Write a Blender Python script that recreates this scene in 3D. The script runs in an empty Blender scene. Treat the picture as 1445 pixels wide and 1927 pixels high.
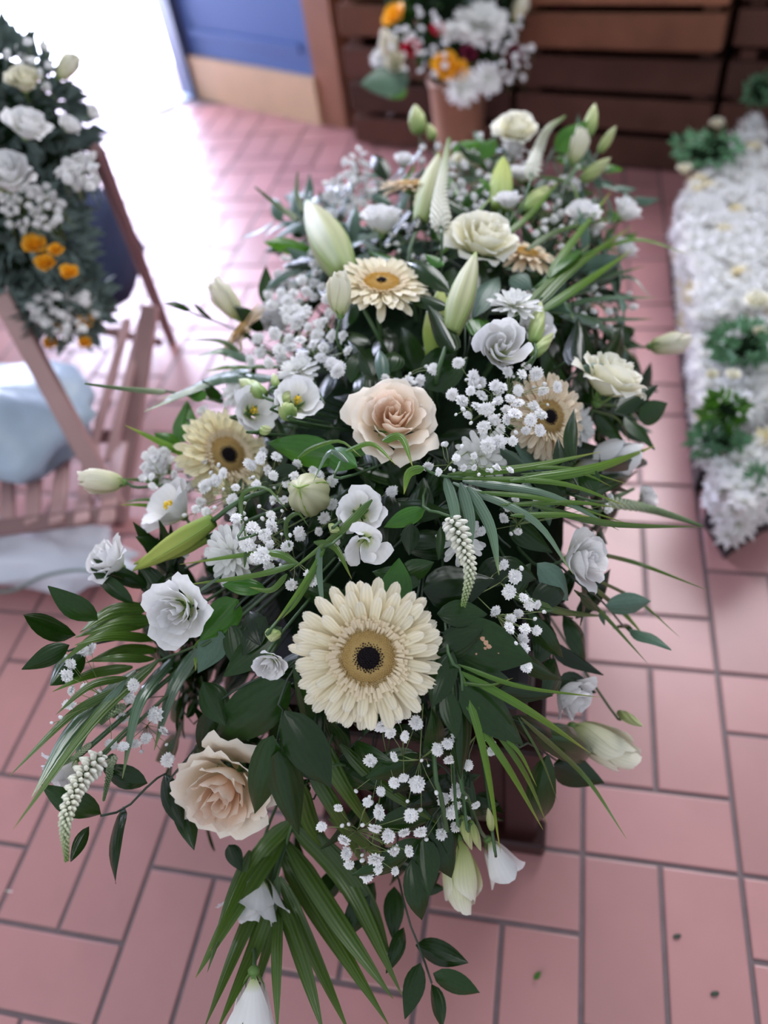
import bpy, bmesh, math, random
from mathutils import Vector as V, Matrix, Euler, noise
random.seed(7)
R = random.uniform
PI = math.pi
S = 0.2                                   # one long floor tile = 0.2 m
sc = bpy.context.scene
COL = sc.collection

# ------------------------------------------------------------------ camera
CF, CYAW, CPIT, CROL = 1464.93, -0.309863, 0.82735, -0.180398
CAM = V((-0.34175, -1.9115, 5.587)) * S
_cy, _sy, _cp, _sp, _cr, _sr = math.cos(CYAW), math.sin(CYAW), math.cos(CPIT), math.sin(CPIT), math.cos(CROL), math.sin(CROL)
FW = V((_sy*_cp, _cy*_cp, -_sp)); _rt = V((_cy, -_sy, 0)); _up = _rt.cross(FW)
RT = _cr*_rt + _sr*_up; UP = -_sr*_rt + _cr*_up
cd = bpy.data.cameras.new('camera'); cam = bpy.data.objects.new('camera', cd); COL.objects.link(cam)
cam.matrix_world = Matrix(((RT.x, UP.x, -FW.x, CAM.x), (RT.y, UP.y, -FW.y, CAM.y), (RT.z, UP.z, -FW.z, CAM.z), (0, 0, 0, 1)))
cd.sensor_fit = 'VERTICAL'; cd.sensor_height = 36; cd.lens = 36*CF/1927
cd.clip_start = 0.02; cd.clip_end = 60
cd.dof.use_dof = True; cd.dof.focus_distance = 0.67; cd.dof.aperture_fstop = 2.5
sc.camera = cam

# ------------------------------------------------------------------ world, lights, exposure
w = bpy.data.worlds.new('world'); sc.world = w; w.use_nodes = True
w.node_tree.nodes['Background'].inputs[0].default_value = (0.80, 0.87, 1.0, 1)
w.node_tree.nodes['Background'].inputs[1].default_value = 0.58
def area(name, loc, target, size, power, color=(1, 1, 1), sy=None):
    l = bpy.data.lights.new(name, 'AREA'); l.energy = power; l.color = color
    l.shape = 'RECTANGLE'; l.size = size; l.size_y = sy or size
    o = bpy.data.objects.new(name, l); COL.objects.link(o); o.location = loc
    o.rotation_euler = (V(target) - V(loc)).to_track_quat('-Z', 'Y').to_euler()
    return o
area('ceiling_light', (0.5, 2.7, 2.4), (-0.2, 0.4, 0.4), 1.5, 64, (0.97, 0.96, 1.0))
area('front_fill_light', (-0.9, -1.6, 2.0), (-0.2, 0.1, 0.5), 1.2, 9, (1.0, 0.98, 0.96))  # added soft fill from behind the camera, no window stands there
area('facade_fill', (-2.12, 2.72, 2.45), (-3.9, 4.3, 2.0), 1.3, 2700, (0.70, 0.74, 1.0))  # added lamp over the door, brightens the facade and paving for floor glare
sc.view_settings.view_transform = 'Standard'; sc.view_settings.look = 'None'
sc.view_settings.gamma = 1; sc.view_settings.use_curve_mapping = False
sc.view_settings.exposure = 0.28

# ------------------------------------------------------------------ geometry of the view and of the flower mound
def ray(px, py): return FW + (px-722.5)/CF*RT - (py-963.5)/CF*UP
def atz(px, py, z):                       # point at height z (in tiles)
    d = ray(px, py); return CAM + d*((CAM.z - z*S)/-d.z)
EC = V((-1.12, 2.0, 1.85))*S; ES = V((1.22, 2.75, 1.2))*S
def F(p, l=0.0):
    return (abs((p.x-EC.x)/(ES.x+l))**2.6 + abs((p.y-EC.y)/(ES.y+l))**2.6 + abs((p.z-EC.z)/(ES.z+l))**2.6)
def on(px, py, l=0.0):                    # where the sight line meets the mound, or passes nearest to it
    d = ray(px, py); best = 1e9; bt = 1; t = 0.40; prev = t
    while t < 1.7:
        f = F(CAM + d*t, l)
        if f < 1:
            a, b = prev, t
            for _ in range(12):
                m = (a+b)/2
                if F(CAM + d*m, l) < 1: b = m
                else: a = m
            return CAM + d*b
        if f < best: best = f; bt = t
        prev = t; t += 0.03
    return CAM + d*(bt - l*0.9)
def dep(p): return (p - CAM).dot(FW)
def pxs(p, n): return n*dep(p)/CF         # n pixels at p in metres
def vd(a, b, c): return (a*RT + b*UP - c*FW).normalized()
def outward(p):
    e = V(((p.x-EC.x)/ES.x**2, (p.y-EC.y)/ES.y**2, (p.z-EC.z)/ES.z**2))
    return e.normalized()
def inner(p, k=0.5):
    q = EC + (p-EC)*k
    m = max(1e-6, F(q))**(1/2.6)
    if m > 0.62: q = EC + (q-EC)*(0.62/m)
    return q

# ------------------------------------------------------------------ materials
def lin(c): return tuple(((x/12.92) if x <= 0.04045 else ((x+0.055)/1.055)**2.4) for x in c)
def mat(name, col, rough=0.5, spec=0.5, trans=0.0, ramp=None, nz=0.0, nscale=30, bump=0.0, stripes=0, var=0.0, coat=0.0, tcol=None, sa=0.05):
    m = bpy.data.materials.new(name); m.use_nodes = True; nt = m.node_tree; N = nt.nodes; Lk = nt.links
    b = N['Principled BSDF']; b.inputs['Roughness'].default_value = rough
    b.inputs['Specular IOR Level'].default_value = spec
    b.inputs['Coat Weight'].default_value = coat
    cs = None
    if ramp:
        uv = N.new('ShaderNodeUVMap'); sp = N.new('ShaderNodeSeparateXYZ'); Lk.new(uv.outputs[0], sp.inputs[0])
        r = N.new('ShaderNodeValToRGB'); Lk.new(sp.outputs[1], r.inputs[0])
        while len(r.color_ramp.elements) < len(ramp): r.color_ramp.elements.new(0.5)
        for e, (p, c) in zip(r.color_ramp.elements, ramp): e.position = p; e.color = (*c, 1)
        cs = r.outputs[0]
    else:
        rgb = N.new('ShaderNodeRGB'); rgb.outputs[0].default_value = (*col, 1); cs = rgb.outputs[0]
    if nz:
        tx = N.new('ShaderNodeTexNoise'); tx.inputs['Scale'].default_value = nscale; tx.inputs['Detail'].default_value = 5
        tc = N.new('ShaderNodeTexCoord'); Lk.new(tc.outputs['Object'], tx.inputs['Vector'])
        mr = N.new('ShaderNodeMapRange'); mr.inputs['To Min'].default_value = 1-nz; mr.inputs['To Max'].default_value = 1+nz
        Lk.new(tx.outputs['Fac'], mr.inputs['Value'])
        mx = N.new('ShaderNodeMix'); mx.data_type = 'RGBA'; mx.blend_type = 'MULTIPLY'; mx.inputs[0].default_value = 1
        Lk.new(cs, mx.inputs[6]); Lk.new(mr.outputs[0], mx.inputs[7]); cs = mx.outputs[2]
    if var:
        oi = N.new('ShaderNodeObjectInfo'); mr = N.new('ShaderNodeMapRange')
        mr.inputs['To Min'].default_value = 1-var; mr.inputs['To Max'].default_value = 1+var
        Lk.new(oi.outputs['Random'], mr.inputs['Value'])
        mx = N.new('ShaderNodeMix'); mx.data_type = 'RGBA'; mx.blend_type = 'MULTIPLY'; mx.inputs[0].default_value = 1
        Lk.new(cs, mx.inputs[6]); Lk.new(mr.outputs[0], mx.inputs[7]); cs = mx.outputs[2]
    hgt = None
    if stripes:
        uv = N.new('ShaderNodeUVMap'); sp = N.new('ShaderNodeSeparateXYZ'); Lk.new(uv.outputs[0], sp.inputs[0])
        mm = N.new('ShaderNodeMath'); mm.operation = 'MULTIPLY'; mm.inputs[1].default_value = stripes*2*PI; Lk.new(sp.outputs[0], mm.inputs[0])
        sn = N.new('ShaderNodeMath'); sn.operation = 'SINE'; Lk.new(mm.outputs[0], sn.inputs[0]); hgt = sn.outputs[0]
        mr = N.new('ShaderNodeMapRange'); mr.inputs['From Min'].default_value = -1; mr.inputs['To Min'].default_value = 1-sa; mr.inputs['To Max'].default_value = 1+sa*0.5
        Lk.new(hgt, mr.inputs['Value'])
        mx = N.new('ShaderNodeMix'); mx.data_type = 'RGBA'; mx.blend_type = 'MULTIPLY'; mx.inputs[0].default_value = 1
        Lk.new(cs, mx.inputs[6]); Lk.new(mr.outputs[0], mx.inputs[7]); cs = mx.outputs[2]
    elif nz and bump: hgt = tx.outputs['Fac']
    Lk.new(cs, b.inputs['Base Color'])
    if hgt and bump:
        bp = N.new('ShaderNodeBump'); bp.inputs['Strength'].default_value = bump; bp.inputs['Distance'].default_value = 0.0006 if stripes else 0.004
        Lk.new(hgt, bp.inputs['Height']); Lk.new(bp.outputs[0], b.inputs['Normal'])
    if trans:
        t = N.new('ShaderNodeBsdfTranslucent'); ms = N.new('ShaderNodeMixShader'); ms.inputs[0].default_value = trans
        if tcol: t.inputs[0].default_value = (*tcol, 1)
        else: Lk.new(cs, t.inputs[0])
        out = N['Material Output']; Lk.new(b.outputs[0], ms.inputs[1]); Lk.new(t.outputs[0], ms.inputs[2]); Lk.new(ms.outputs[0], out.inputs[0])
    return m
GR = (0.42, 0.55, 0.16)
M = dict(
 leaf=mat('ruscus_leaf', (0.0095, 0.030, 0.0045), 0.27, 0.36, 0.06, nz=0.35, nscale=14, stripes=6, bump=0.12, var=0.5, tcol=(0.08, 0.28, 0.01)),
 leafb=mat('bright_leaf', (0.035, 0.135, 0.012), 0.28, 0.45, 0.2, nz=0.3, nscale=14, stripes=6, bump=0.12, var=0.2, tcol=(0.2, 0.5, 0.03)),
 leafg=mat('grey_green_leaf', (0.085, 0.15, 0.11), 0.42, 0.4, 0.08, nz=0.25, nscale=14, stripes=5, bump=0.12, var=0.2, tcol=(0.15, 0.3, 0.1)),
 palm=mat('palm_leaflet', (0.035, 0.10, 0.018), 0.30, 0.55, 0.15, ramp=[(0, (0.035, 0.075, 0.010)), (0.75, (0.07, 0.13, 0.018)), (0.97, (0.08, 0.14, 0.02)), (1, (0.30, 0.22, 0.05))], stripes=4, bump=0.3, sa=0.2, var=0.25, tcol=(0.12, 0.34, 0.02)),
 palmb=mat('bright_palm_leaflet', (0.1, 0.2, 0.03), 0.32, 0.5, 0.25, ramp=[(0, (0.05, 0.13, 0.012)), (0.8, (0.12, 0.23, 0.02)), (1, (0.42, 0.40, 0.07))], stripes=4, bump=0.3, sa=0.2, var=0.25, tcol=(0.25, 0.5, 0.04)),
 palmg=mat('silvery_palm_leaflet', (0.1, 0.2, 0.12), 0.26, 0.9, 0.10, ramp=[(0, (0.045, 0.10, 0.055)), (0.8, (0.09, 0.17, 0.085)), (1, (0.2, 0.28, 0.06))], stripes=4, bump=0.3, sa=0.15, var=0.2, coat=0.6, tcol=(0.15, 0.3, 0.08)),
 stem=mat('stem', (0.055, 0.115, 0.04), 0.5),
 dstem=mat('dark_stem', (0.03, 0.05, 0.03), 0.5),
 gstem=mat('pale_thin_stem', (0.20, 0.26, 0.09), 0.5),
 gerb=mat('cream_ray_petal', (1, 1, 1), 0.55, 0.3, 0.20, ramp=[(0, (0.80, 0.66, 0.38)), (0.35, (0.88, 0.79, 0.56)), (0.8, (0.92, 0.86, 0.72)), (1, (0.92, 0.87, 0.76))], stripes=3, bump=0.4, sa=0.07, var=0.05),
 gerbp=mat('peach_ray_petal', (1, 1, 1), 0.55, 0.3, 0.20, ramp=[(0, (0.78, 0.54, 0.30)), (0.4, (0.87, 0.72, 0.52)), (1, (0.91, 0.81, 0.68))], stripes=3, bump=0.4, sa=0.07, var=0.05),
 gerby=mat('yellow_cream_ray_petal', (1, 1, 1), 0.55, 0.3, 0.22, ramp=[(0, (0.72, 0.45, 0.16)), (0.35, (0.90, 0.80, 0.50)), (1, (0.93, 0.90, 0.70))], stripes=3, bump=0.4, sa=0.07, var=0.05),
 tan=mat('tan_disc_florets', (0.52, 0.36, 0.14), 0.7, 0.2, nz=0.4, nscale=600),
 gold=mat('golden_disc_florets', (0.70, 0.42, 0.08), 0.7, 0.2, nz=0.4, nscale=600),
 trans=mat('cream_inner_florets', (0.80, 0.68, 0.48), 0.6, 0.2, 0.15),
 black=mat('near_black_disc', (0.012, 0.007, 0.010), 0.7, 0.2),
 rosec=mat('cream_rose_petal', (1, 1, 1), 0.55, 0.3, 0.22, ramp=[(0, (0.74, 0.66, 0.36)), (0.4, (0.90, 0.77, 0.61)), (1, (0.93, 0.85, 0.75))], nz=0.05, nscale=40, bump=0.15),
 rosei=mat('peach_rose_petal', (1, 1, 1), 0.55, 0.3, 0.25, ramp=[(0, (0.78, 0.48, 0.28)), (0.6, (0.90, 0.68, 0.52)), (1, (0.93, 0.80, 0.68))], nz=0.05, nscale=40, bump=0.15),
 rosew=mat('ivory_rose_petal', (1, 1, 1), 0.55, 0.3, 0.22, ramp=[(0, (0.65, 0.65, 0.30)), (0.4, (0.90, 0.87, 0.66)), (1, (0.93, 0.91, 0.82))], nz=0.05, nscale=40, bump=0.15),
 lis=mat('white_lisianthus_petal', (1, 1, 1), 0.5, 0.3, 0.22, ramp=[(0, (0.34, 0.46, 0.12)), (0.16, (0.66, 0.70, 0.42)), (0.36, (0.87, 0.86, 0.84)), (1, (0.89, 0.88, 0.89))], stripes=7, bump=0.05, sa=0.02),
 lisb=mat('long_white_petal', (1, 1, 1), 0.5, 0.3, 0.15, ramp=[(0, (0.34, 0.46, 0.12)), (0.10, (0.66, 0.70, 0.42)), (0.22, (0.88, 0.87, 0.84)), (1, (0.90, 0.89, 0.90))], stripes=7, bump=0.05, sa=0.02),
 lisy=mat('lime_lisianthus_petal', (1, 1, 1), 0.5, 0.3, 0.22, ramp=[(0, (0.50, 0.60, 0.16)), (0.45, (0.80, 0.82, 0.42)), (0.8, (0.86, 0.84, 0.62)), (1, (0.88, 0.84, 0.74))], stripes=9, bump=0.12),
 lisc=mat('cream_lisianthus_petal', (1, 1, 1), 0.5, 0.3, 0.22, ramp=[(0, (0.42, 0.50, 0.18)), (0.35, (0.76, 0.74, 0.50)), (1, (0.87, 0.83, 0.70))], stripes=9, bump=0.12),
 bud=mat('pale_green_bud', (1, 1, 1), 0.45, 0.3, 0.15, ramp=[(0, (0.22, 0.34, 0.09)), (0.4, (0.50, 0.58, 0.24)), (1, (0.62, 0.64, 0.36))], stripes=5, bump=0.4),
 lily=mat('lily_bud_skin', (1, 1, 1), 0.55, 0.3, 0.12, ramp=[(0, (0.24, 0.31, 0.10)), (0.35, (0.44, 0.46, 0.24)), (0.85, (0.60, 0.59, 0.40)), (1, (0.40, 0.46, 0.18))], stripes=9, bump=0.3, sa=0.1),
 lilyg=mat('green_lily_bud_skin', (1, 1, 1), 0.55, 0.3, 0.12, ramp=[(0, (0.20, 0.30, 0.05)), (0.5, (0.40, 0.46, 0.10)), (1, (0.38, 0.46, 0.09))], stripes=3, bump=0.4),
 rib=mat('green_bud_rib', (0.24, 0.36, 0.07), 0.45),
 yel=mat('yellow_stamens', (0.75, 0.50, 0.02), 0.5),
 sep=mat('green_sepal', (0.13, 0.24, 0.06), 0.45, 0.4, 0.1),
 mum=mat('white_chrysanthemum_petal', (1, 1, 1), 0.55, 0.3, 0.22, ramp=[(0, (0.70, 0.74, 0.50)), (0.3, (0.85, 0.85, 0.82)), (1, (0.88, 0.87, 0.88))], stripes=2, bump=0.2, sa=0.04),
 gyp=mat('gypsophila_petal', (0.94, 0.93, 0.93), 0.6, 0.2, 0.20, var=0.05),
 spk=mat('spike_florets', (1, 1, 1), 0.5, 0.3, 0.1, ramp=[(0, (0.84, 0.83, 0.74)), (0.55, (0.80, 0.80, 0.66)), (0.8, (0.46, 0.52, 0.30)), (1, (0.16, 0.26, 0.06))]),
 spkg=mat('green_spike_florets', (1, 1, 1), 0.5, 0.3, 0.1, ramp=[(0, (0.55, 0.60, 0.42)), (0.35, (0.30, 0.38, 0.22)), (1, (0.12, 0.20, 0.08))]),
 dark_core=mat('dark_core_fill', (0.008, 0.020, 0.008), 0.9, 0.1, nz=0.6, nscale=60, bump=0.8),
 tray=mat('black_plastic', (0.012, 0.012, 0.014), 0.4),
 tile=mat('terracotta_tile', (0.44, 0.205, 0.20), 0.37, 0.8, nz=0.16, nscale=9, bump=0.04, var=0.10),
 grout=mat('dark_grout', (0.16, 0.11, 0.118), 0.5, 0.6, nz=0.3, nscale=40),
 mahog=mat('mahogany', (0.030, 0.007, 0.007), 0.35, 0.35, nz=0.5, nscale=12),
 grayw=mat('weathered_wood', (0.13, 0.10, 0.09), 0.7, 0.3, nz=0.4, nscale=25, bump=0.4),
 crate=mat('lit_brown_crate_wood', (0.20, 0.082, 0.045), 0.6, 0.3, nz=0.45, nscale=9, bump=0.3, var=0.35),
 crated=mat('dark_shaded_crate_wood', (0.085, 0.035, 0.024), 0.65, 0.3, nz=0.45, nscale=9, bump=0.3, var=0.35),
 blue=mat('blue_paint', (0.07, 0.14, 0.36), 0.5, 0.4, nz=0.06, nscale=3),
 frame=mat('slate_frame', (0.035, 0.055, 0.12), 0.5),
 honey=mat('honey_board', (0.60, 0.42, 0.26), 0.5, 0.4, nz=0.2, nscale=6, bump=0.1),
 post=mat('reddish_post', (0.27, 0.115, 0.062), 0.5, 0.4, nz=0.3, nscale=8, bump=0.1),
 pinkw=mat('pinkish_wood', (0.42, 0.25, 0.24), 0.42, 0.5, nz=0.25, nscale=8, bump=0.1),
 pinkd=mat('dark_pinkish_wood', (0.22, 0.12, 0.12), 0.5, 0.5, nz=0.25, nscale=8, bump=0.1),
 pave=mat('pale_paving', (0.62, 0.62, 0.60), 0.8, 0.2, nz=0.08, nscale=5),
 render=mat('white_render', (0.80, 0.80, 0.80), 0.9, 0.1, nz=0.05, nscale=3),
 metal=mat('pale_metal_strip', (0.30, 0.36, 0.46), 0.4, 0.5),
 paper=mat('white_paper', (0.72, 0.75, 0.85), 0.6), paperb=mat('pale_blue_wrap', (0.50, 0.62, 0.74), 0.35, 0.6, 0.2, nz=0.15, nscale=20, bump=0.4),
 red=mat('red_petal', (0.52, 0.015, 0.05), 0.5, 0.3, 0.15), dred=mat('wine_petal', (0.16, 0.012, 0.04), 0.5, 0.3, 0.1),
 orange=mat('golden_petal', (0.85, 0.42, 0.02), 0.5, 0.3, 0.2), navy=mat('navy_mass', (0.03, 0.04, 0.085), 0.8, 0.2, nz=0.3, nscale=20),
 pot=mat('kraft_pot', (0.30, 0.15, 0.09), 0.6, nz=0.2, nscale=20), greyp=mat('grey_green_stuff', (0.15, 0.20, 0.185), 0.6, 0.3, 0.1, var=0.3, tcol=(0.12, 0.2, 0.12)),
 sage=mat('sage_leaf', (0.11, 0.25, 0.13), 0.5, 0.4, 0.15, var=0.2, tcol=(0.15, 0.35, 0.12)), cream=mat('cream_chrysanthemum_petal', (0.80, 0.72, 0.48), 0.6, 0.2, 0.15),
 blem=mat('brown_blemish', (0.42, 0.24, 0.15), 0.7),
)

# ------------------------------------------------------------------ object helpers
def link(name, me, parent=None, mw=None):
    o = bpy.data.objects.new(name, me); COL.objects.link(o)
    if parent: o.parent = parent
    if mw is not None: o.matrix_local = mw
    return o
def tag(o, label, cat, group=None):
    o['label'] = label; o['category'] = cat
    if group: o['group'] = group
    return o
def struct(o): o['kind'] = 'structure'; return o
def root(name, label, cat, mw, group=None):
    o = bpy.data.objects.new(name, None); COL.objects.link(o); o.empty_display_size = 0.01
    o.matrix_world = mw; return tag(o, label, cat, group)
def frame(z, loc, xh=None):                # rigid frame with local Z along z
    z = z.normalized(); h = xh or (V((0, 0, 1)) if abs(z.z) < 0.9 else V((1, 0, 0)))
    x = h.cross(z).normalized(); y = z.cross(x)
    return Matrix(((x.x, y.x, z.x, loc.x), (x.y, y.y, z.y, loc.y), (x.z, y.z, z.z, loc.z), (0, 0, 0, 1)))
def me_from(name, vs, fs, m, uvs=None, smooth=True, mi=None):
    me = bpy.data.meshes.new(name); me.from_pydata([tuple(v) for v in vs], [], fs)
    ms = m if isinstance(m, (list, tuple)) else [m]
    for x in ms: me.materials.append(x)
    if uvs:
        ul = me.uv_layers.new(name='UVMap')
        for l in me.loops: ul.data[l.index].uv = uvs[l.vertex_index]
    if mi: me.polygons.foreach_set('material_index', mi)
    me.polygons.foreach_set('use_smooth', [smooth]*len(me.polygons)); me.update(); return me
def grid(nu, nv, f, name, m):              # sheet from f(u in -1..1, v in 0..1)
    vs = []; uv = []; fs = []
    for j in range(nv+1):
        for i in range(nu+1):
            vs.append(f(-1+2*i/nu, j/nv)); uv.append((i/nu, j/nv))
    for j in range(nv):
        for i in range(nu):
            a = j*(nu+1)+i; fs.append((a, a+1, a+nu+2, a+nu+1))
    return me_from(name, vs, fs, m, uv)
class MB:                                  # collects small shapes into one mesh
    def __init__(s): s.v = []; s.f = []; s.uv = []; s.mi = []
    def add(s, vs, fs, uv=None, mi=0):
        n = len(s.v); s.v += [tuple(p) for p in vs]; s.f += [tuple(i+n for i in q) for q in fs]
        s.uv += uv or [(0.5, 0.5)]*len(vs); s.mi += [mi]*len(fs)
    def tube(s, pts, r0, r1=None, n=5, mi=0, cap=True):
        r1 = r0 if r1 is None else r1; vs = []; fs = []; L = len(pts); pts = [V(p) for p in pts]
        t0 = (pts[1]-pts[0]).normalized(); x = t0.orthogonal().normalized()
        for k, p in enumerate(pts):
            t = (pts[min(k+1, L-1)] - pts[max(k-1, 0)]).normalized()
            x = (x - t*x.dot(t)).normalized(); y = t.cross(x); r = r0+(r1-r0)*k/(L-1)
            for i in range(n):
                a = 2*PI*i/n; vs.append(p + x*(r*math.cos(a)) + y*(r*math.sin(a)))
        for k in range(L-1):
            for i in range(n):
                j = (i+1) % n; fs.append((k*n+i, k*n+j, (k+1)*n+j, (k+1)*n+i))
        if cap: fs += [tuple(range(n-1, -1, -1)), tuple((L-1)*n+i for i in range(n))]
        s.add(vs, fs, [(0.5, k/(L-1)) for k in range(L) for _ in range(n)], mi)
    def ell(s, c, ax, ay, az, uv=(0.5, 0.5), mi=0, n=5, m=3):   # little ellipsoid, semi axes as vectors
        vs = [c - az]; 
        for k in range(1, m):
            a = PI*k/m
            for i in range(n):
                b = 2*PI*i/n; vs.append(c - az*math.cos(a) + (ax*math.cos(b) + ay*math.sin(b))*math.sin(a))
        vs.append(c + az); e = len(vs)-1; fs = [(0, 1+(i+1) % n, 1+i) for i in range(n)]
        for k in range(m-2):
            for i in range(n): j = (i+1) % n; fs.append((1+k*n+i, 1+k*n+j, 1+(k+1)*n+j, 1+(k+1)*n+i))
        q = 1+(m-2)*n; fs += [(q+i, q+(i+1) % n, e) for i in range(n)]
        s.add(vs, fs, [uv]*len(vs), mi)
    def box(s, o, ax, ay, az, mi=0):
        o, ax, ay, az = V(o), V(ax), V(ay), V(az)
        vs = [o, o+ax, o+ax+ay, o+ay, o+az, o+ax+az, o+ax+ay+az, o+ay+az]
        s.add(vs, [(0, 3, 2, 1), (4, 5, 6, 7), (0, 1, 5, 4), (1, 2, 6, 5), (2, 3, 7, 6), (3, 0, 4, 7)], None, mi)
    def mesh(s, name, m, smooth=True): return me_from(name, s.v, s.f, m, s.uv, smooth, s.mi)
def spline(pts, n=10):
    pts = [V(p) for p in pts]
    if len(pts) == 2: return [pts[0].lerp(pts[1], i/n) for i in range(n+1)]
    P = [pts[0]*2-pts[1]] + pts + [pts[-1]*2-pts[-2]]; out = []
    segs = len(pts)-1
    for i in range(n+1):
        g = min(i/n*segs, segs-1e-6); k = int(g); t = g-k; a, b, c, d = P[k:k+4]
        out.append(0.5*((2*b) + (c-a)*t + (2*a-5*b+4*c-d)*t*t + (3*b-a-3*c+d)*t**3))
    return out
def bevbox(name, o, ax, ay, az, m, parent=None, bev=0.004):
    mb = MB(); mb.box(o, ax, ay, az); me = mb.mesh(name, m, False)
    bm = bmesh.new(); bm.from_mesh(me); bmesh.ops.bevel(bm, geom=bm.edges[:], offset=bev, segments=1, affect='EDGES'); 
    bmesh.ops.recalc_face_normals(bm, faces=bm.faces[:]); bm.to_mesh(me); bm.free()
    return link(name, me, parent)

# ================================================================== ROOM
def T(x, y, z=0): return V((x, y, z))*S
fl = MB(); fl.box(T(-16, -6, -0.4), T(24, 0), T(0, 22), T(0, 0, 0.385))
K = T(-7.74, 14.02); ud = V((-0.67, -0.742, 0)).normalized(); ub = V((0.872, -0.49, 0)).normalized()
floor = struct(link('floor', fl.mesh('floor', M['grout'], False)))
def tile_me(nm, a, b):
    mb = MB(); g = 0.018; h = 0.015; e = 0.009
    def ring(d, z): return [T(g+d, g+d, z), T(a-g-d, g+d, z), T(a-g-d, b-g-d, z), T(g+d, b-g-d, z)]
    vs = ring(0, -h) + ring(0, -0.003) + ring(e, 0)
    fs = [(8, 9, 10, 11)]
    for k in (0, 4):
        for i in range(4): j = (i+1) % 4; fs.append((k+i, k+j, k+4+j, k+4+i))
    mb.add(vs, fs); return mb.mesh(nm, M['tile'], False)
mv, mh = tile_me('tile_upright', 0.5, 1), tile_me('tile_across', 1, 0.5)
tiles = []
for i in range(-13, 7):
    for k in range(-4, 11):
        y = 1.5*k
        if i % 2 == 0: sp_ = [(mv, i, y-1), (mv, i+.5, y-1), (mh, i, y)]
        else: sp_ = [(mv, i, y), (mv, i+.5, y), (mh, i, y-.5)]
        for me, x, yy in sp_:
            p = T(x+.4, yy+.4); c = p - K; perp = V((ud.y, -ud.x, 0))
            if c.dot(perp) > -0.06 if perp.dot(CAM-K) < 0 else c.dot(perp) < 0.06: continue
            q = p - CAM; z = q.dot(FW)
            vis = z > 0 and abs(q.dot(RT)/z*CF) < 800 and abs(q.dot(UP)/z*CF) < 1040
            tiles.append((not vis, (q).length, me, x, yy))
tiles.sort(key=lambda t: (t[0], t[1]))
far = MB()
for n, (nv, _, me, x, yy) in enumerate(tiles):
    mw = Matrix.Translation(T(x, yy, R(-0.002, 0.002))) @ Euler((R(-.0012, .0012), R(-.0012, .0012), 0)).to_matrix().to_4x4()
    if n < 298 and not nv: link('tile', me, floor, mw)
    else: far.add([mw @ v.co for v in me.vertices], [tuple(p.vertices) for p in me.polygons])
o = link('far_tiles', far.mesh('far_tiles', M['tile'], False), floor); o['kind'] = 'stuff'

def wall(name, p, u, ln, ht, th, m, z0=0, back=None):
    n = V((-u.y, u.x, 0)); mb = MB(); mb.box(p + V((0, 0, z0*S)), u*ln*S, n*th*S, V((0, 0, ht*S)))
    return struct(link(name, mb.mesh(name, m, False)))
wall('wall_back', K, ub, 3.5, 13, 1.0, M['blue'])
wall('baseboard_back', K - V((-ub.y, ub.x, 0))*0.10*S, ub, 3.52, 0.78, 0.3, M['honey'])
mb = MB(); mb.box(K - V((-ub.y, ub.x, 0))*0.05*S + V((0, 0, 1.15*S)) + ub*0.25*S, ub*3.0*S, V((-ub.y, ub.x, 0))*0.2*S, V((0, 0, 0.12*S)))
struct(link('trim_panel_rail', mb.mesh('trim_panel_rail', M['blue'], False)))
wall('trim_1', K + ub*3.5*S - V((-ub.y, ub.x, 0))*0.05*S, ub, 0.62, 13, 0.8, M['post'])
u2 = V((0.96, -0.28, 0)).normalized(); n2 = V((0.28, 0.96, 0)).normalized()
wall('wall_right', T(-3.95, 11.33) + n2*2.1*S, u2, 16, 5.6, 0.5, M['crated'])
# door wall, opening 4.6 tiles wide next to the corner
nd = V((-ud.y, ud.x, 0))
if nd.dot(CAM-K) > 0: nd = -nd             # points outdoors
def dwall(name, a, ln, z0, ht, th, m, off=0.0):
    mb = MB(); mb.box(K + ud*a*S + nd*off*S + V((0, 0, z0*S)), ud*ln*S, nd*th*S, V((0, 0, ht*S))); return struct(link(name, mb.mesh(name, m, False)))
dwall('trim_2', -0.05, 0.22, 0, 11, 0.6, M['frame'], -0.12)
dwall('trim_3', 4.6, 0.22, 0, 11, 0.6, M['frame'], -0.05)
dwall('door_1', 0.1, 4.6, -0.03, 0.06, 0.35, M['metal'])
dwall('wall_left', 4.8, 9, 0, 13, 0.8, M['render'])
dwall('wall_over_door', -0.05, 4.9, 11, 2, 0.8, M['render']).name = 'trim_4'
mb = MB(); mb.box(K + nd*0.5*S + ud*-14*S + V((0, 0, -0.3*S)), ud*34*S, nd*26*S, V((0, 0, 0.28*S)))
struct(link('pavement', mb.mesh('pavement', M['pave'], False)))
fb = root('glare_facade', 'added white facade outside the open door, put there for floor glare', 'glare_facade', Matrix.Translation(K + nd*17*S + ud*3*S))  # unseen upright added so the tiles by the door reflect something bright
mb = MB(); mb.box(ud*-14*S, ud*30*S, nd*2*S, V((0, 0, 30*S))); link('facade', mb.mesh('facade', M['render'], False), fb)

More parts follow.
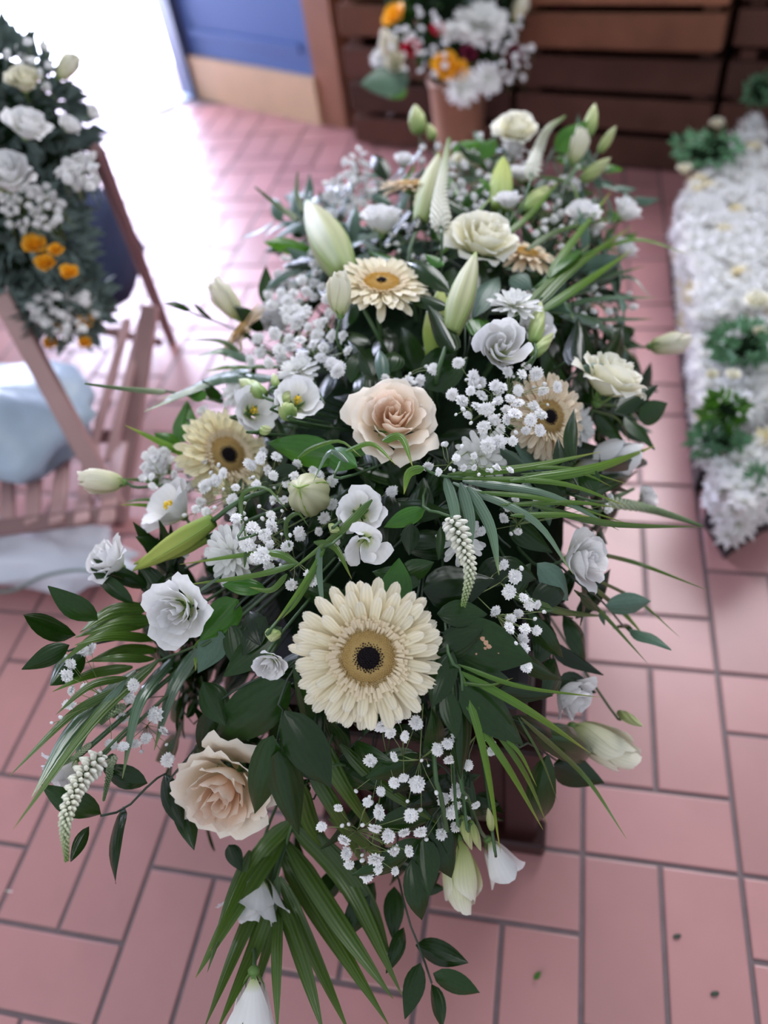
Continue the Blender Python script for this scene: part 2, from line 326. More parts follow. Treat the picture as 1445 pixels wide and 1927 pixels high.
# ================================================================== CRATES
def crate(label, org, w_, m, papers=False, z=0.0, fwd_=0.0):
    o0 = org - n2*fwd_*S + V((0, 0, z*S)); r = root('wooden_crate', label, 'crate', Matrix.Translation(o0), 'stacked wooden crates')
    h = 1.62; d = 1.75; W_ = w_
    for k, (a, b) in enumerate(((0.05, 0.46), (0.56, 0.98), (1.08, 1.5))):
        tl = R(-.02, .02)
        bevbox('slat', V((0, 0, a*S)) - n2*0.02*S, u2*W_*S + V((0, 0, tl*S)), n2*0.09*S, V((0, 0, (b-a)*S)), m, r, 0.002)
        bevbox('slat', n2*d*S + V((0, 0, a*S)), u2*W_*S, n2*0.08*S, V((0, 0, (b-a)*S)), m, r, 0.002)
        for s_ in (0, W_-0.09): bevbox('slat', u2*s_*S + n2*.09*S + V((0, 0, a*S)), u2*0.09*S, n2*(d-.1)*S, V((0, 0, (b-a)*S)), m, r, 0.002)
    for s_ in (0.1, W_-0.3):
        for t_ in (0.09, d-0.2): bevbox('corner_post', u2*s_*S + n2*t_*S, u2*0.2*S, n2*0.2*S, V((0, 0, h*S)), m, r, 0.002)
    for k in range(4): bevbox('base_board', n2*(0.1+k*0.42)*S + u2*0.1*S, u2*(W_-.2)*S, n2*0.36*S, V((0, 0, 0.05*S)), m, r, 0.002)
    return r
c0 = T(-3.87, 11.33); cw = 2.78
rowl = ['lower', 'middle', 'upper']
for ci, (cn) in enumerate(('the left stack behind the mixed bouquet', 'the centre stack beyond the spray', 'the right stack behind the letters')):
    for z in range(3):
        m = M['crate'] if (ci == 0 and z > 0) or (ci == 1 and z >= 1) else M['crated']  # upper crates get paler wood, their stronger light put into the colour
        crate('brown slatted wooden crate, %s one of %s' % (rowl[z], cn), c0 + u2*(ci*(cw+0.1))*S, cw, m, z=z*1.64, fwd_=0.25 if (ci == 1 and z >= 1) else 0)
pz = c0 + u2*(cw+0.1)*S + n2*0.1*S
for k, (a, b, c, mm, lb) in enumerate(((0.9, 1.64+.45, 1.4, 'paper', 'white folded paper lying in the middle centre crate'), (1.0, 3.28+.3, 1.3, 'paper', 'white tissue bundle in the upper centre crate'), (0.45, 1.64+.35, 0.4, 'dred', 'dark red wrapped bundle in the middle centre crate'))):
    mb = MB()
    for j in range(3): mb.box(pz + u2*(a+R(0, .05))*S + n2*(0.05+R(0, .05))*S + V((0, 0, (b+j*0.14)*S)), u2*c*S + V((0, 0, 0.12*S)), n2*1.1*S, V((0, 0, 0.10*S)))
    tag(link('folded_paper' if mm == 'paper' else 'wrapped_bundle', mb.mesh('paper', M[mm], False)), lb, 'paper')

# ================================================================== TABLE UNDER THE SPRAY
tb = root('mahogany_table', 'dark red-brown wooden stand under the white funeral spray', 'table', Matrix.Translation(T(-1.1, 1.8)))
tw = tb.matrix_world.inverted()
def tpart(n, o, ax, ay, az, m, bev=0.004):
    return bevbox(n, tw @ T(*o), T(*ax), T(*ay), T(*az), m, tb, bev)
tpart('table_top', (-2.0, -0.05, 1.42), (1.70, 0, 0), (0, 3.8, 0), (0, 0, .13), M['mahog'])
for x in (-1.72, -0.53):
    for y in (0.0, 1.75, 3.45): tpart('leg', (x, y, 0), (.22, 0, 0), (0, .22, 0), (0, 0, 1.42), M['mahog'])
tpart('front_panel', (-1.55, 0.06, 0.18), (1.06, 0, 0), (0, .08, 0), (0, 0, 1.22), M['mahog'])
tpart('bottom_rail', (-1.8, -0.06, 0.0), (1.55, 0, 0), (0, .2, 0), (0, 0, .17), M['mahog'])
for y, h in ((0.3, 1.1), (3.0, 1.1)): tpart('side_rail', (-0.5, 0.2, h), (.1, 0, 0), (0, 3.3, 0), (0, 0, .3), M['mahog'])
tpart('side_rail', (-1.65, 0.2, 1.1), (.1, 0, 0), (0, 3.3, 0), (0, 0, .3), M['mahog'])
wb = bevbox('weathered_board', T(-2.42, 0.25, 1.56), T(2.05, 0, 0), T(0, 3.0, 0), T(0, 0, .12), M['grayw'], None, 0.004)
tag(wb, 'grey weathered board showing below the left side of the spray', 'board')
# foam tray and dark core mound
ft = root('foam_tray', 'black tray of dark green soaked foam hidden in the middle of the spray', 'tray', Matrix.Translation(EC))
bevbox('tray', V((-0.72, -2.0, -0.16))*S, T(1.44, 0, 0), T(0, 4.0, 0), T(0, 0, 0.3), M['tray'], ft, 0.01)
vs = []; fs = []; nu, nv = 28, 14
for j in range(nv+1):
    for i in range(nu):
        th = 2*PI*i/nu; ph = PI/2*j/nv*0.999
        d = V((math.cos(th)*math.cos(ph), math.sin(th)*math.cos(ph), math.sin(ph)))
        k = (abs(d.x/ES.x)**2.6+abs(d.y/ES.y)**2.6+abs(d.z/ES.z)**2.6)**(-1/2.6)
        vs.append(d*k*(0.74 + 0.10*noise.noise(d*6)))
for j in range(nv):
    for i in range(nu): fs.append((j*nu+i, j*nu+(i+1) % nu, (j+1)*nu+(i+1) % nu, (j+1)*nu+i))
link('dark_core_mound', me_from('dark_core_mound', vs, fs, M['dark_core']), ft)  # near-black mass added to keep the gaps between flowers dark

# ================================================================== PLANT PIECES
def stem_part(r, pts, rad, m, name='stem', n=5):
    inv = r.matrix_world.inverted(); mb = MB(); mb.tube([inv @ p for p in spline(pts, 8)], rad, rad, n)
    return link(name, mb.mesh(name, m), r)
# --- ruscus leaf meshes (unit length along +Y, unit width)
LFN = {}
def leaf_mesh(nm, bend, fold, twist, m, pw=0.9, tip=1.0):
    def f(u, v):
        wd = (math.sin(PI*min(1, v)**pw)**0.75 if 0 < v < 1 else 0.0)*(1-0.35*v**3)*0.53
        wd = max(wd, 0.012)
        x = u*wd; z = bend*4*v*(1-v) - fold*abs(u)*wd*1.0 - 0.12*bend*v + 0.02*math.sin(9*v+u*2)*abs(u)
        c, s = math.cos(twist*(v-.3)), math.sin(twist*(v-.3))
        return V((x*c, v, z*0.6 + x*s*0.3))
    me = grid(4, 8, f, nm, m); LFN[me.name] = f; return me
LF = {}
for key in ('leaf', 'leafb', 'leafg'):
    LF[key] = [leaf_mesh('leaf', b, fo, tw_, M[key], pw_) for b, fo, tw_, pw_ in ((0.10, 0.25, 0.2, 0.85), (0.18, 0.15, -0.5, 0.9), (0.05, 0.5, 0.5, 0.8), (0.26, 0.3, 0.1, 0.95), (-0.05, 0.2, -0.2, 0.85))]
def put_leaf(r, b, t, w_, key='leaf', N=None, var=None, name='leaf'):
    y = t-b; L = y.length; y = y/L
    N = N or vd(R(-.35, .35), R(-.2, .5), 1)
    z = (N - y*N.dot(y)); z = z.normalized() if z.length > 1e-4 else y.orthogonal().normalized()
    x = y.cross(z)
    mw = Matrix(((x.x*w_, y.x*L, z.x*L, b.x), (x.y*w_, y.y*L, z.y*L, b.y), (x.z*w_, y.z*L, z.z*L, b.z), (0, 0, 0, 1)))
    o = link(name, random.choice(LF[key]) if var is None else LF[key][var], r)
    o.matrix_local = r.matrix_world.inverted() @ mw
    return o
def sprig(label, stem, leaves, lift=0.012, key='leaf', group=None, root_in=True):
    """stem: list of (px,py[,lift]); leaves: (bx,by,tx,ty,w[,key[,tiplift[,var]]]) in photograph pixels"""
    sp_ = [on(s[0], s[1], s[2] if len(s) > 2 else lift*0.6) for s in stem]
    r = root('ruscus_sprig', label, 'foliage', Matrix.Translation(sp_[0]), group)
    if root_in: sp_ = [inner(sp_[0], 0.55)] + sp_
    stem_part(r, sp_, 0.0011, M['dstem'] if key == 'leaf' else M['stem'])
    for L in leaves:
        kk = L[5] if len(L) > 5 and L[5] else key; tl = L[6] if len(L) > 6 and L[6] is not None else lift
        b = on(L[0], L[1], lift); t = on(L[2], L[3], tl)
        put_leaf(r, b, t, pxs(b.lerp(t, .5), L[4])*1.02, kk, None, L[7] if len(L) > 7 else None)
    return r

# --- ribbons (palm leaflets and grass)
def ribbon(r, pts, w0, key, N=None, fold=0.35, name='leaflet', n=11, prof=None, roll=0.0):
    inv = r.matrix_world.inverted(); sp_ = spline(pts, n); vs = []; uv = []; fs = []
    N = N or vd(R(-.3, .3), 0.3, 1); L = len(sp_)
    for k, p in enumerate(sp_):
        t = (sp_[min(k+1, L-1)]-sp_[max(k-1, 0)]).normalized(); s = k/(L-1)
        z = (N - t*N.dot(t)).normalized(); x = t.cross(z)
        if roll: z2 = z*math.cos(roll) + x*math.sin(roll); x = t.cross(z2); z = z2
        ww = w0*0.5*max(0.04, (min(1, s/0.18)**0.6*0.75+0.25)*(1-max(0, (s-.35)/.65)**1.7))
        for i, a in enumerate((-1, -.5, 0, .5, 1)):
            vs.append(inv @ (p + x*ww*a - z*ww*fold*(abs(a)-0.15*(abs(a) == .5)))); uv.append((i/4, s))
    for k in range(L-1):
        for i in range(4): a = k*5+i; fs.append((a, a+1, a+6, a+5))
    return link(name, me_from(name, vs, fs, M[key], uv), r)
def frond(label, rachis, lfs, key='palm', lift=0.02, name='palm_frond', group=None, rr=0.0013, root_in=True):
    """lfs: (points [(px,py[,lift])...], width px[, key])"""
    rp = [on(s[0], s[1], s[2] if len(s) > 2 else lift) for s in rachis]
    r = root(name, label, 'foliage', Matrix.Translation(rp[0]), group)
    if root_in: rp = [inner(rp[0], .6)] + rp
    stem_part(r, rp, rr, M['stem'], 'rachis')
    for lf in lfs:
        pts = [on(s[0], s[1], s[2] if len(s) > 2 else lift) for s in lf[0]]
        if len(pts) == 2:
            m = pts[0].lerp(pts[1], .5) + V((0, 0, 1))*(pts[0]-pts[1]).length*0.05; pts = [pts[0], m, pts[1]]
        ribbon(r, pts, pxs(pts[1], lf[1]), lf[2] if len(lf) > 2 else key)
    return r

# --- generic cupped petal
def cup(nm, m, r0, r1, h, flare, spread, z0=-0.3, ruf=0.0, spiral=0.08, top=0.12, seed=0, p=0.7, roll=0.0, nu=8, nv=8, w0=0.3, kink=0):
    rnd = random.Random(seed); ph = rnd.uniform(0, 6); kf = rnd.choice((3, 4, 5))
    def f(u, v):
        wd = w0 + (1-w0)*math.sin(min(1, v*1.25)*PI/2)
        if v > .72: wd *= 1-0.30*((v-.72)/.28)**2
        a = u*spread*wd
        r = r0 + (r1-r0)*math.sin(v*PI/2)**p + flare*v**3.5 + spiral*u*v
        r += ruf*math.sin(kf*u*1.7+ph)*v**2.5
        z = z0 + h*v - top*(u*u)*v**3 - roll*v**6*(1+0.4*math.cos(3*u+ph)) + ruf*0.6*math.cos(kf*u*2.1+ph)*v**4
        return V((r*math.cos(a), r*math.sin(a), z))
    return grid(nu, nv, f, nm, m)
KIND = {}; KR = {}
def layers(key, spec, seed=0, extra=None):
    """spec rows: (mat, n, r0, r1, h, flare, spread, kwargs)"""
    out = []; k = seed*31; a0 = 0.0
    for (m, n, r0, r1, h, fl_, sp_, kw) in spec:
        ms = []
        for q in range(min(n, 3)):
            k += 1; ms.append(cup('petal', M[m], r0, r1*(1+0.05*math.sin(k*2.3)), h*(1+0.05*math.cos(k*1.7)), fl_*(1+0.25*math.sin(k)), sp_, seed=k, **kw))
        a0 += 1.1
        for q in range(n): out.append(('petal', ms[q % len(ms)], a0 + 2*PI*q/n + 0.15*math.sin(q*5+k), 1+0.04*math.sin(q*3+k)))
    mr_ = max(math.hypot(v.co.x, v.co.y) for _, me, _, _ in out for v in me.vertices)
    KIND[key] = out; KR[key] = 0.97/mr_
def rose_spec(o, i, ruf=0.02):
    return [(i, 2, .02, .10, .62, 0, 1.7, dict(z0=-.1, spiral=.03, top=.02, ruf=.005)), (i, 3, .03, .17, .70, .0, 1.15, dict(z0=-.16, spiral=.06, top=.04, ruf=.01)),
            (i, 3, .04, .27, .76, .01, 1.05, dict(z0=-.22, spiral=.07, top=.06, ruf=ruf)), (i, 4, .05, .38, .80, .03, .85, dict(z0=-.27, spiral=.08, top=.1, ruf=ruf)),
            (o, 4, .06, .50, .80, .07, .85, dict(z0=-.32, spiral=.08, top=.12, ruf=ruf, roll=.03)), (o, 5, .07, .62, .76, .14, .75, dict(z0=-.36, spiral=.07, top=.14, ruf=ruf*1.2, roll=.08)),
            (o, 5, .08, .70, .62, .26, .72, dict(z0=-.38, spiral=.05, top=.14, ruf=ruf*1.5, roll=.14))]
layers('rose', rose_spec('rosec', 'rosei'), 1); layers('rosew', rose_spec('rosew', 'rosew'), 2)
layers('roseo', rose_spec('rosec', 'rosei', 0.032), 5)
def lis_spec(m, ruf=0.03):
    return [(m, 2, .02, .12, .8, 0, 1.7, dict(z0=-.35, spiral=.05, top=.03, ruf=.01)), (m, 3, .04, .27, .92, .02, 1.1, dict(z0=-.42, spiral=.10, top=.08, ruf=ruf)),
            (m, 3, .05, .42, .98, .06, 1.1, dict(z0=-.50, spiral=.12, top=.12, ruf=ruf)), (m, 4, .06, .56, .98, .12, .9, dict(z0=-.56, spiral=.12, top=.14, ruf=ruf, roll=.03)),
            (m, 4, .07, .66, .88, .26, .85, dict(z0=-.60, spiral=.10, top=.14, ruf=ruf*1.3, roll=.06))]
layers('lis', lis_spec('lis'), 3); layers('lis2', lis_spec('lis', 0.035), 9); layers('lisc', lis_spec('lisc'), 4)
layers('cupf', [('lis', 3, .06, .58, .95, .30, 1.15, dict(z0=-.6, spiral=.10, top=.10, ruf=.03)), ('lis', 3, .08, .68, .90, .28, 1.0, dict(z0=-.64, spiral=.08, top=.12, ruf=.04))], 6)
layers('swirl', [('lis', 3, .05, .40, .85, .05, 1.25, dict(z0=-.45, spiral=.22, top=.05, ruf=.02)), ('lis', 3, .07, .62, .85, .22, 1.1, dict(z0=-.5, spiral=.20, top=.10, ruf=.03, roll=.06))], 7)
layers('spiral', [('lis', 3, .03, .16, .95, -.02, 1.3, dict(z0=-.4, spiral=.12, top=.03, ruf=.01)), ('lis', 3, .05, .34, .98, .0, 1.2, dict(z0=-.46, spiral=.18, top=.06, ruf=.01)), ('lis', 4, .07, .50, .98, .02, 1.05, dict(z0=-.52, spiral=.18, top=.10, ruf=.015)), ('lis', 4, .07, .64, .92, .06, .95, dict(z0=-.55, spiral=.14, top=.14, ruf=.02))], 8)
layers('bell', [('lisb', 2, .03, .22, 1.3, 0, 1.6, dict(z0=-.75, spiral=.1, top=.05)), ('lisb', 3, .12, .55, 1.5, .18, 1.15, dict(z0=-.8, spiral=.1, top=.25, ruf=.02, p=.5))], 10)
def tul(m): return [(m, 2, .03, .15, 1.5, 0, 1.7, dict(z0=-.8, spiral=.06, top=.02)), (m, 3, .08, .33, 1.6, -.16, 1.2, dict(z0=-.82, spiral=.10, top=.05, ruf=.015, p=.5)), (m, 3, .14, .46, 1.58, -.20, 1.15, dict(z0=-.85, spiral=.10, top=.14, ruf=.02, p=.45)), (m, 3, .16, .50, 1.38, -.10, 1.05, dict(z0=-.85, spiral=.08, top=.2, ruf=.03, p=.45))]
layers('tulipy', tul('lisy'), 11); layers('tulipw', tul('lisb'), 12); layers('tulipc', tul('lisc'), 13)
for k, c in (('red', 'red'), ('dred', 'dred'), ('orange', 'orange')):
    layers('small_'+k, [(c, 3, .03, .25, .8, 0, 1.2, dict(z0=-.4, nu=4, nv=4)), (c, 4, .05, .5, .85, .1, 1.0, dict(z0=-.45, nu=4, nv=4)), (c, 4, .07, .7, .7, .25, .9, dict(z0=-.45, nu=4, nv=4))], 14)
# calyx mesh (unit)
def calyx(nm, zb, rb, L, n=5):
    mb = MB(); mb.ell(V((0, 0, zb)), V((rb, 0, 0)), V((0, rb, 0)), V((0, 0, rb*.9)), n=8, m=5)
    for i in range(n):
        a = 2*PI*i/n; d = V((math.cos(a), math.sin(a), 0)); s = V((-d.y, d.x, 0)); pts = []
        for k in range(5):
            t = k/4; c = d*(rb*.7 + L*.42*math.sin(t*1.9)) + V((0, 0, zb+rb*.2+L*t)); ww = 0.07*(1-t)+.004
            pts += [c - s*ww, c + s*ww]
        mb.add(pts, [(2*k, 2*k+1, 2*k+3, 2*k+2) for k in range(4)])
    return mb.mesh(nm, M['sep'])
CX = calyx('calyx', -.62, .14, .55); CXL = calyx('calyx', -.88, .17, .5)
mb = MB()
for i in range(5):
    a = 2*PI*i/5; mb.tube([V((0, 0, -.5)), V((math.cos(a)*.12, math.sin(a)*.12, .0))], .012, .012, 4); mb.ell(V((math.cos(a)*.13, math.sin(a)*.13, .04)), V((.06, 0, 0)), V((0, .045, 0)), V((0, 0, .09)))
mb.ell(V((0, 0, .12)), V((.10, 0, 0)), V((0, .10, 0)), V((0, 0, .08)), n=6, m=4)
STAM = mb.mesh('stamens', M['yel'])
def flower(kind, label, px, py, dpx, d, name='lisianthus', cat='flower', lift=0.02, stem=True, group=None, cal=True, p=None, stem_to=None, stemr=0.0016, rot=None):
    p = p or on(px, py, lift); sz = pxs(p, dpx)/2*KR[kind]; z = vd(*d)
    mw = frame(z, p); r = root(name, label, cat, mw, group)
    a0 = R(0, 6) if rot is None else rot
    for nm, me, a, s in KIND[kind]:
        link(nm, me, r, Matrix.Rotation(a+a0, 4, 'Z') @ Matrix.Scale(sz*s, 4))
    long = kind.startswith('tulip') or kind == 'bell'
    if cal: link('calyx', CXL if long else CX, r, Matrix.Rotation(a0, 4, 'Z') @ Matrix.Scale(sz, 4))
    if kind == 'cupf': link('stamens', STAM, r, Matrix.Scale(sz, 4))
    if stem:
        b = p - z*sz*(0.95 if long else .7)
        if stem_to: e = [on(*q) for q in stem_to]
        else: e = [b - z*sz*1.2]
        stem_part(r, [b] + e + [inner(e[-1], .55)], stemr, M['stem'])
    return r

# --- gerbera
def ray_petal(nm, m, ln, wd, lift_, droop, ruf=0):
    vm = (0, .25, .55, .80, .93, .985, 1)
    def f(u, v):
        v = vm[round(v*6)]
        ww = wd*0.5*(0.42 + 0.58*math.sin(min(1, v*1.3)*PI/2))*(math.sqrt(max(0, 1-((v-.80)/.20)**2)) if v > .80 else 1)
        ww = max(ww, wd*.10)
        return V((ln*v - (0.02 if v == 1 and abs(u) > .6 else 0), u*ww, lift_*v - droop*v*v + 0.16*wd*(u*u) + 0.05*wd*math.cos(u*PI*1.5) + ruf*math.sin(v*7+u)*0.02))
    return grid(4, 6, f, nm, m)
GP = {}
for m in ('gerb', 'gerbp', 'gerby', 'mum', 'orange'):
    GP[m] = [ray_petal('petal', M[m], 1, .172, li, dr, ru) for li, dr, ru in ((.16, .12, 1), (.10, .16, -1), (.24, .22, 1), (.05, .30, 0))]
def disc_me(nm, m, rin, rout, n, h, s):
    mb = MB(); rnd = random.Random(3)
    for i in range(n):
        rr = rin + (rout-rin)*math.sqrt((i+.5)/n); a = i*2.39996; d = V((math.cos(a), math.sin(a), 0)); q = d*(.25) + V((0, 0, 1)); q.normalize()
        c = d*rr + V((0, 0, h*(1-(rr/rout)**2*.5)+rnd.uniform(0, .02))); x = q.orthogonal().normalized(); y = q.cross(x)
        mb.ell(c, x*s, y*s, q*s*2.0, n=4, m=3)
    if m is M['black']: mb.ell(V((0, 0, h*.55)), V((rout*.95, 0, 0)), V((0, rout*.95, 0)), V((0, 0, h*.5)), n=16, m=5)
    return mb.mesh(nm, m)
DT = disc_me('disc_florets', M['tan'], .165, .37, 420, .10, .0095); DG = disc_me('disc_florets', M['gold'], .09, .34, 380, .10, .0095)
DB = disc_me('dark_eye', M['black'], .0, .19, 130, .085, .014); DBS = disc_me('dark_eye', M['black'], .0, .10, 50, .10, .013)
mb = MB()
mb.ell(V((0, 0, -.02)), V((.35, 0, 0)), V((0, .35, 0)), V((0, 0, .10)), n=20, m=6); CUSH = mb.mesh('disc_cushion', M['tan'])
mb = MB(); rnd = random.Random(5)
for i in range(150):
    a = i*2.39996; rr = rnd.uniform(.37, .50); d = V((math.cos(a), math.sin(a), 0)); s = V((-d.y, d.x, 0)); z = .07+rnd.uniform(0, .03)
    mb.add([d*rr*.85 - s*.012 + V((0, 0, z-.03)), d*rr*.85 + s*.012 + V((0, 0, z-.03)), d*(rr+.05) + s*.018 + V((0, 0, z+.02)), d*(rr+.05) - s*.018 + V((0, 0, z+.02))], [(0, 1, 2, 3)])
TF = mb.mesh('inner_florets', M['trans'])
mb = MB(); mb.ell(V((0, 0, -.12)), V((.22, 0, 0)), V((0, .22, 0)), V((0, 0, .12)), n=10, m=5); GCAL = mb.mesh('calyx', M['sep'])
def gerbera(label, px, py, dpx, d, pk='gerb', small_eye=False, lift=0.03, n=(30, 28, 20), group=None, open_=0.0, p=None):
    p = p or on(px, py, lift); s = pxs(p, dpx)/2; z = vd(*d); r = root('gerbera', label, 'flower', frame(z, p), group)
    for L, cnt in enumerate(n):
        for i in range(cnt):
            a = 2*PI*(i+.5*(L % 2))/cnt + R(-.06, .06); sl = s*(1.0, .93, .78)[L]*R(.93, 1.03); r0_ = (.16, .20, .27)[L]*s
            tl = -(0.0, .08, .16)[L] - open_ + R(-.06, .06)
            link('petal', GP[pk][random.randrange(3 if L else 4)], r, Matrix.Rotation(a, 4, 'Z') @ Matrix.Translation((r0_, 0, -s*.03*(2-L))) @ Matrix.Rotation(tl, 4, 'Y') @ Matrix.Rotation(R(-.2, .2), 4, 'X') @ Matrix.Diagonal((sl - r0_, s*(1.0, .95, .8)[L], s*.8, 1)))
    cu = link('disc_cushion', CUSH, r, Matrix.Translation((0, 0, s*.03)) @ Matrix.Scale(s, 4))
    o = link('disc_florets', DG if small_eye else DT, cu); o['kind'] = 'stuff'
    o = link('inner_florets', TF, cu); o['kind'] = 'stuff'
    link('dark_eye', DBS if small_eye else DB, cu)
    link('calyx', GCAL, r, Matrix.Scale(s, 4))
    b = p - z*s*.2; stem_part(r, [b, b - z*s*.8, inner(b - z*s, .55)], 0.0028, M['stem'], n=8)
    return r
def mum(label, px, py, dpx, d, lift=0.015, n=(14, 14, 10, 7), group=None, close=0.0, p=None, m='mum', eye=None, stem=True, name='chrysanthemum'):
    p = p or on(px, py, lift); s = pxs(p, dpx)/2; z = vd(*d); r = root(name, label, 'flower', frame(z, p), group)
    for L, cnt in enumerate(n):
        for i in range(cnt):
            a = 2*PI*(i+.37*L)/cnt + R(-.1, .1); sl = s*(1, .92, .75, .5)[L]*R(.9, 1.05); tl = -(.05, .3, .65, 1.0)[L] - close + R(-.12, .12)
            link('petal', GP[m][random.randrange(3)], r, Matrix.Rotation(a, 4, 'Z') @ Matrix.Rotation(tl, 4, 'Y') @ Matrix.Diagonal((sl, s*1.35, s, 1)))
    link('calyx', GCAL, r, Matrix.Scale(s, 4))
    if eye: o = link('disc_florets', DG, r, Matrix.Translation((0, 0, s*.05)) @ Matrix.Scale(s*.9, 4)); o['kind'] = 'stuff'
    if stem: stem_part(r, [p - z*s*.2, p - z*s, inner(p - z*s, .55)], 0.0013, M['stem'])
    return r

# --- lily bud: six-sided tapering bud, base px -> tip px
def budmesh(nm, m, fat=0.5, lobes=3, tipk=1.0, tw_=0.0, nv=12, nu=24, dep_=.10, prof_=0):
    vs = []; uv = []; fs = []
    for j in range(nv+1):
        v = j/nv; rr = fat*math.sin(PI*(0.08+0.92*v)**0.95*1.0)**0.8 if v < 1 else 0
        rr = fat*max(0.004, (math.sin(PI*(0.14+0.86*v)**.85))**0.8 if v < 1 else 0)*1.0 if prof_ == 0 else fat*max(.02, min(1, (.62+1.3*v))*(1-max(0, (v-.32)/.68)**2.0)**.9)
        for i in range(nu):
            a = 2*PI*i/nu; g = 1 - dep_*abs(math.cos(lobes*a))**6*math.sin(PI*v)
            aa = a + tw_*v; vs.append(V((rr*g*math.cos(aa), rr*g*math.sin(aa), v))); uv.append((i/nu, v))
    for j in range(nv):
        for i in range(nu): k = (i+1) % nu; fs.append((j*nu+i, j*nu+k, (j+1)*nu+k, (j+1)*nu+i))
    fs.append(tuple(range(nu-1, -1, -1)))
    return me_from(nm, vs, fs, m, uv)
BL = budmesh('tepals', M['lily'], .5, 3, prof_=1, dep_=.16); BLG = budmesh('tepals', M['lilyg'], .5, 3, prof_=1, dep_=.16); BE = budmesh('petals', M['bud'], .5, 3, tw_=2.2, dep_=.14)
def bud(label, bx, by, tx, ty, wpx, kind='lis', lift=0.02, tl=None, group=None, p0=None, p1=None, name=None, stem_to=None):
    b = p0 or on(bx, by, lift); t = p1 or on(tx, ty, lift if tl is None else tl); y = t-b; L = y.length; w_ = pxs(b.lerp(t, .5), wpx)
    me = {'lily': BL, 'lilyg': BLG, 'lis': BE}[kind]
    r = root(name or ('lily_bud' if kind != 'lis' else 'lisianthus_bud'), label, 'flower bud', frame(y, b), group)
    link('bud', me, r, Matrix.Diagonal((w_, w_, L, 1)))
    if kind == 'lis': link('calyx', CX, r, Matrix.Translation((0, 0, w_*.75)) @ Matrix.Diagonal((w_*.9, w_*.9, w_*1.1, 1)))
    else:
        inv = r.matrix_world.inverted()
        for q in range(3):
            a = 2*PI*(q)/3 + PI/6; pts = [V((math.cos(a)*w_*.5*rr, math.sin(a)*w_*.5*rr, L*v)) for v, rr in ((.02, .62), (.2, .86), (.32, .97), (.5, .92), (.7, .68), (.86, .36), (.95, .16), (1, 0.03))]
            mb = MB(); mb.tube(pts, w_*.035, w_*.02, 5); link('rib', mb.mesh('rib', M['rib']), r)
    d = y.normalized(); e = [on(*q) for q in stem_to] if stem_to else [b - d*L*.5]
    stem_part(r, [b + d*L*.04] + e + [inner(e[-1], .55)], 0.0014 if kind == 'lis' else 0.0025, M['stem'])
    return r

# --- veronica spike
def spike(label, path, w0, w1, lift=0.02, key='spk', group=None, stem_to=None, turns=None, taper=1.4):
    pts = [on(q[0], q[1], q[2] if len(q) > 2 else lift) for q in path]; r = root('loosestrife_spike', label, 'flower', Matrix.Translation(pts[0]), group)
    inv = r.matrix_world.inverted(); ax = [inv @ p for p in spline(pts, 24)]
    mb = MB(); mb.tube(ax, pxs(pts[0], 4), pxs(pts[0], 1.5), 5); link('axis', mb.mesh('axis', M['stem']), r)
    mb = MB(); n = 190; L = sum((ax[i+1]-ax[i]).length for i in range(24)); m0 = pxs(pts[0], w0)/2; m1 = pxs(pts[-1], w1)/2; t = 0; k = 0
    while t < 1:
        g = t*24; i = min(23, int(g)); c = ax[i].lerp(ax[i+1], g-i); tn = (ax[i+1]-ax[i]).normalized()
        rr = 1.25*(m0 + (m1-m0)*t**taper); rr *= min(1, .6+t*6)
        x = tn.orthogonal().normalized(); y = tn.cross(x); a = k*2.39996; d = x*math.cos(a) + y*math.sin(a)
        q = (d*1.0 + tn*((.35+.8*t) if key == 'spk' else .35)).normalized(); s = tn.cross(d).normalized(); z2 = q.cross(s)
        fl_ = rr*((.62-.12*t) if key == 'spk' else .42); fw_ = rr*(.17 if key == 'spk' else .20)
        mb.ell(c + q*fl_*.85, s*fw_, z2*fw_, q*fl_*.62, (0.5, t), n=5, m=4); k += 1
        t += (rr*(.062 if key == 'spk' else .05))/L
    o = link('florets', mb.mesh('florets', M[key]), r); o['kind'] = 'stuff'
    e = [on(*q) for q in stem_to] if stem_to else [pts[0] - (pts[1]-pts[0])*.6]
    stem_part(r, [pts[0]] + e + [inner(e[-1], .55)], 0.0014, M['stem'])
    return r

# --- gypsophila
def blossom_me(seed):
    mb = MB(); rnd = random.Random(seed)
    for L, (cnt, tl, ln) in enumerate(((10, .05, 1), (9, .55, .88), (7, .95, .72), (4, 1.3, .55))):
        for i in range(cnt):
            a = 2*PI*(i+.5*L)/cnt + rnd.uniform(-.2, .2); t = tl + rnd.uniform(-.2, .2); l = ln*rnd.uniform(.8, 1.1)
            d = V((math.cos(a)*math.cos(t), math.sin(a)*math.cos(t), math.sin(t))); s = V((-math.sin(a), math.cos(a), 0)); nn = d.cross(s)
            w1_ = .10; w2_ = .30*ln**.5
            p = [-s*w1_, s*w1_, d*l*.6 + s*w2_ + nn*.05, d*l*.6 - s*w2_ + nn*.05, d*l + s*w2_*.8 - nn*.1, d*l*.9 + nn*.03, d*l - s*w2_*.8 - nn*.1]
            mb.add(p, [(0, 1, 2, 3), (3, 2, 4, 5), (3, 5, 6)], mi=0)
    mb.ell(V((0, 0, -.18)), V((.22, 0, 0)), V((0, .22, 0)), V((0, 0, .3)), mi=1)
    return mb.mesh('blossom', [M['gyp'], M['sep']], False)
BLS = [blossom_me(i) for i in range(4)]
mb = MB(); mb.ell(V((0, 0, .5)), V((.75, 0, 0)), V((0, .75, 0)), V((0, 0, .95)), mi=0, n=7, m=5); mb.ell(V((0, 0, 0)), V((.55, 0, 0)), V((0, .55, 0)), V((0, 0, .6)), mi=1, n=6, m=4)
GBUD = mb.mesh('bud', [M['gyp'], M['sep']])
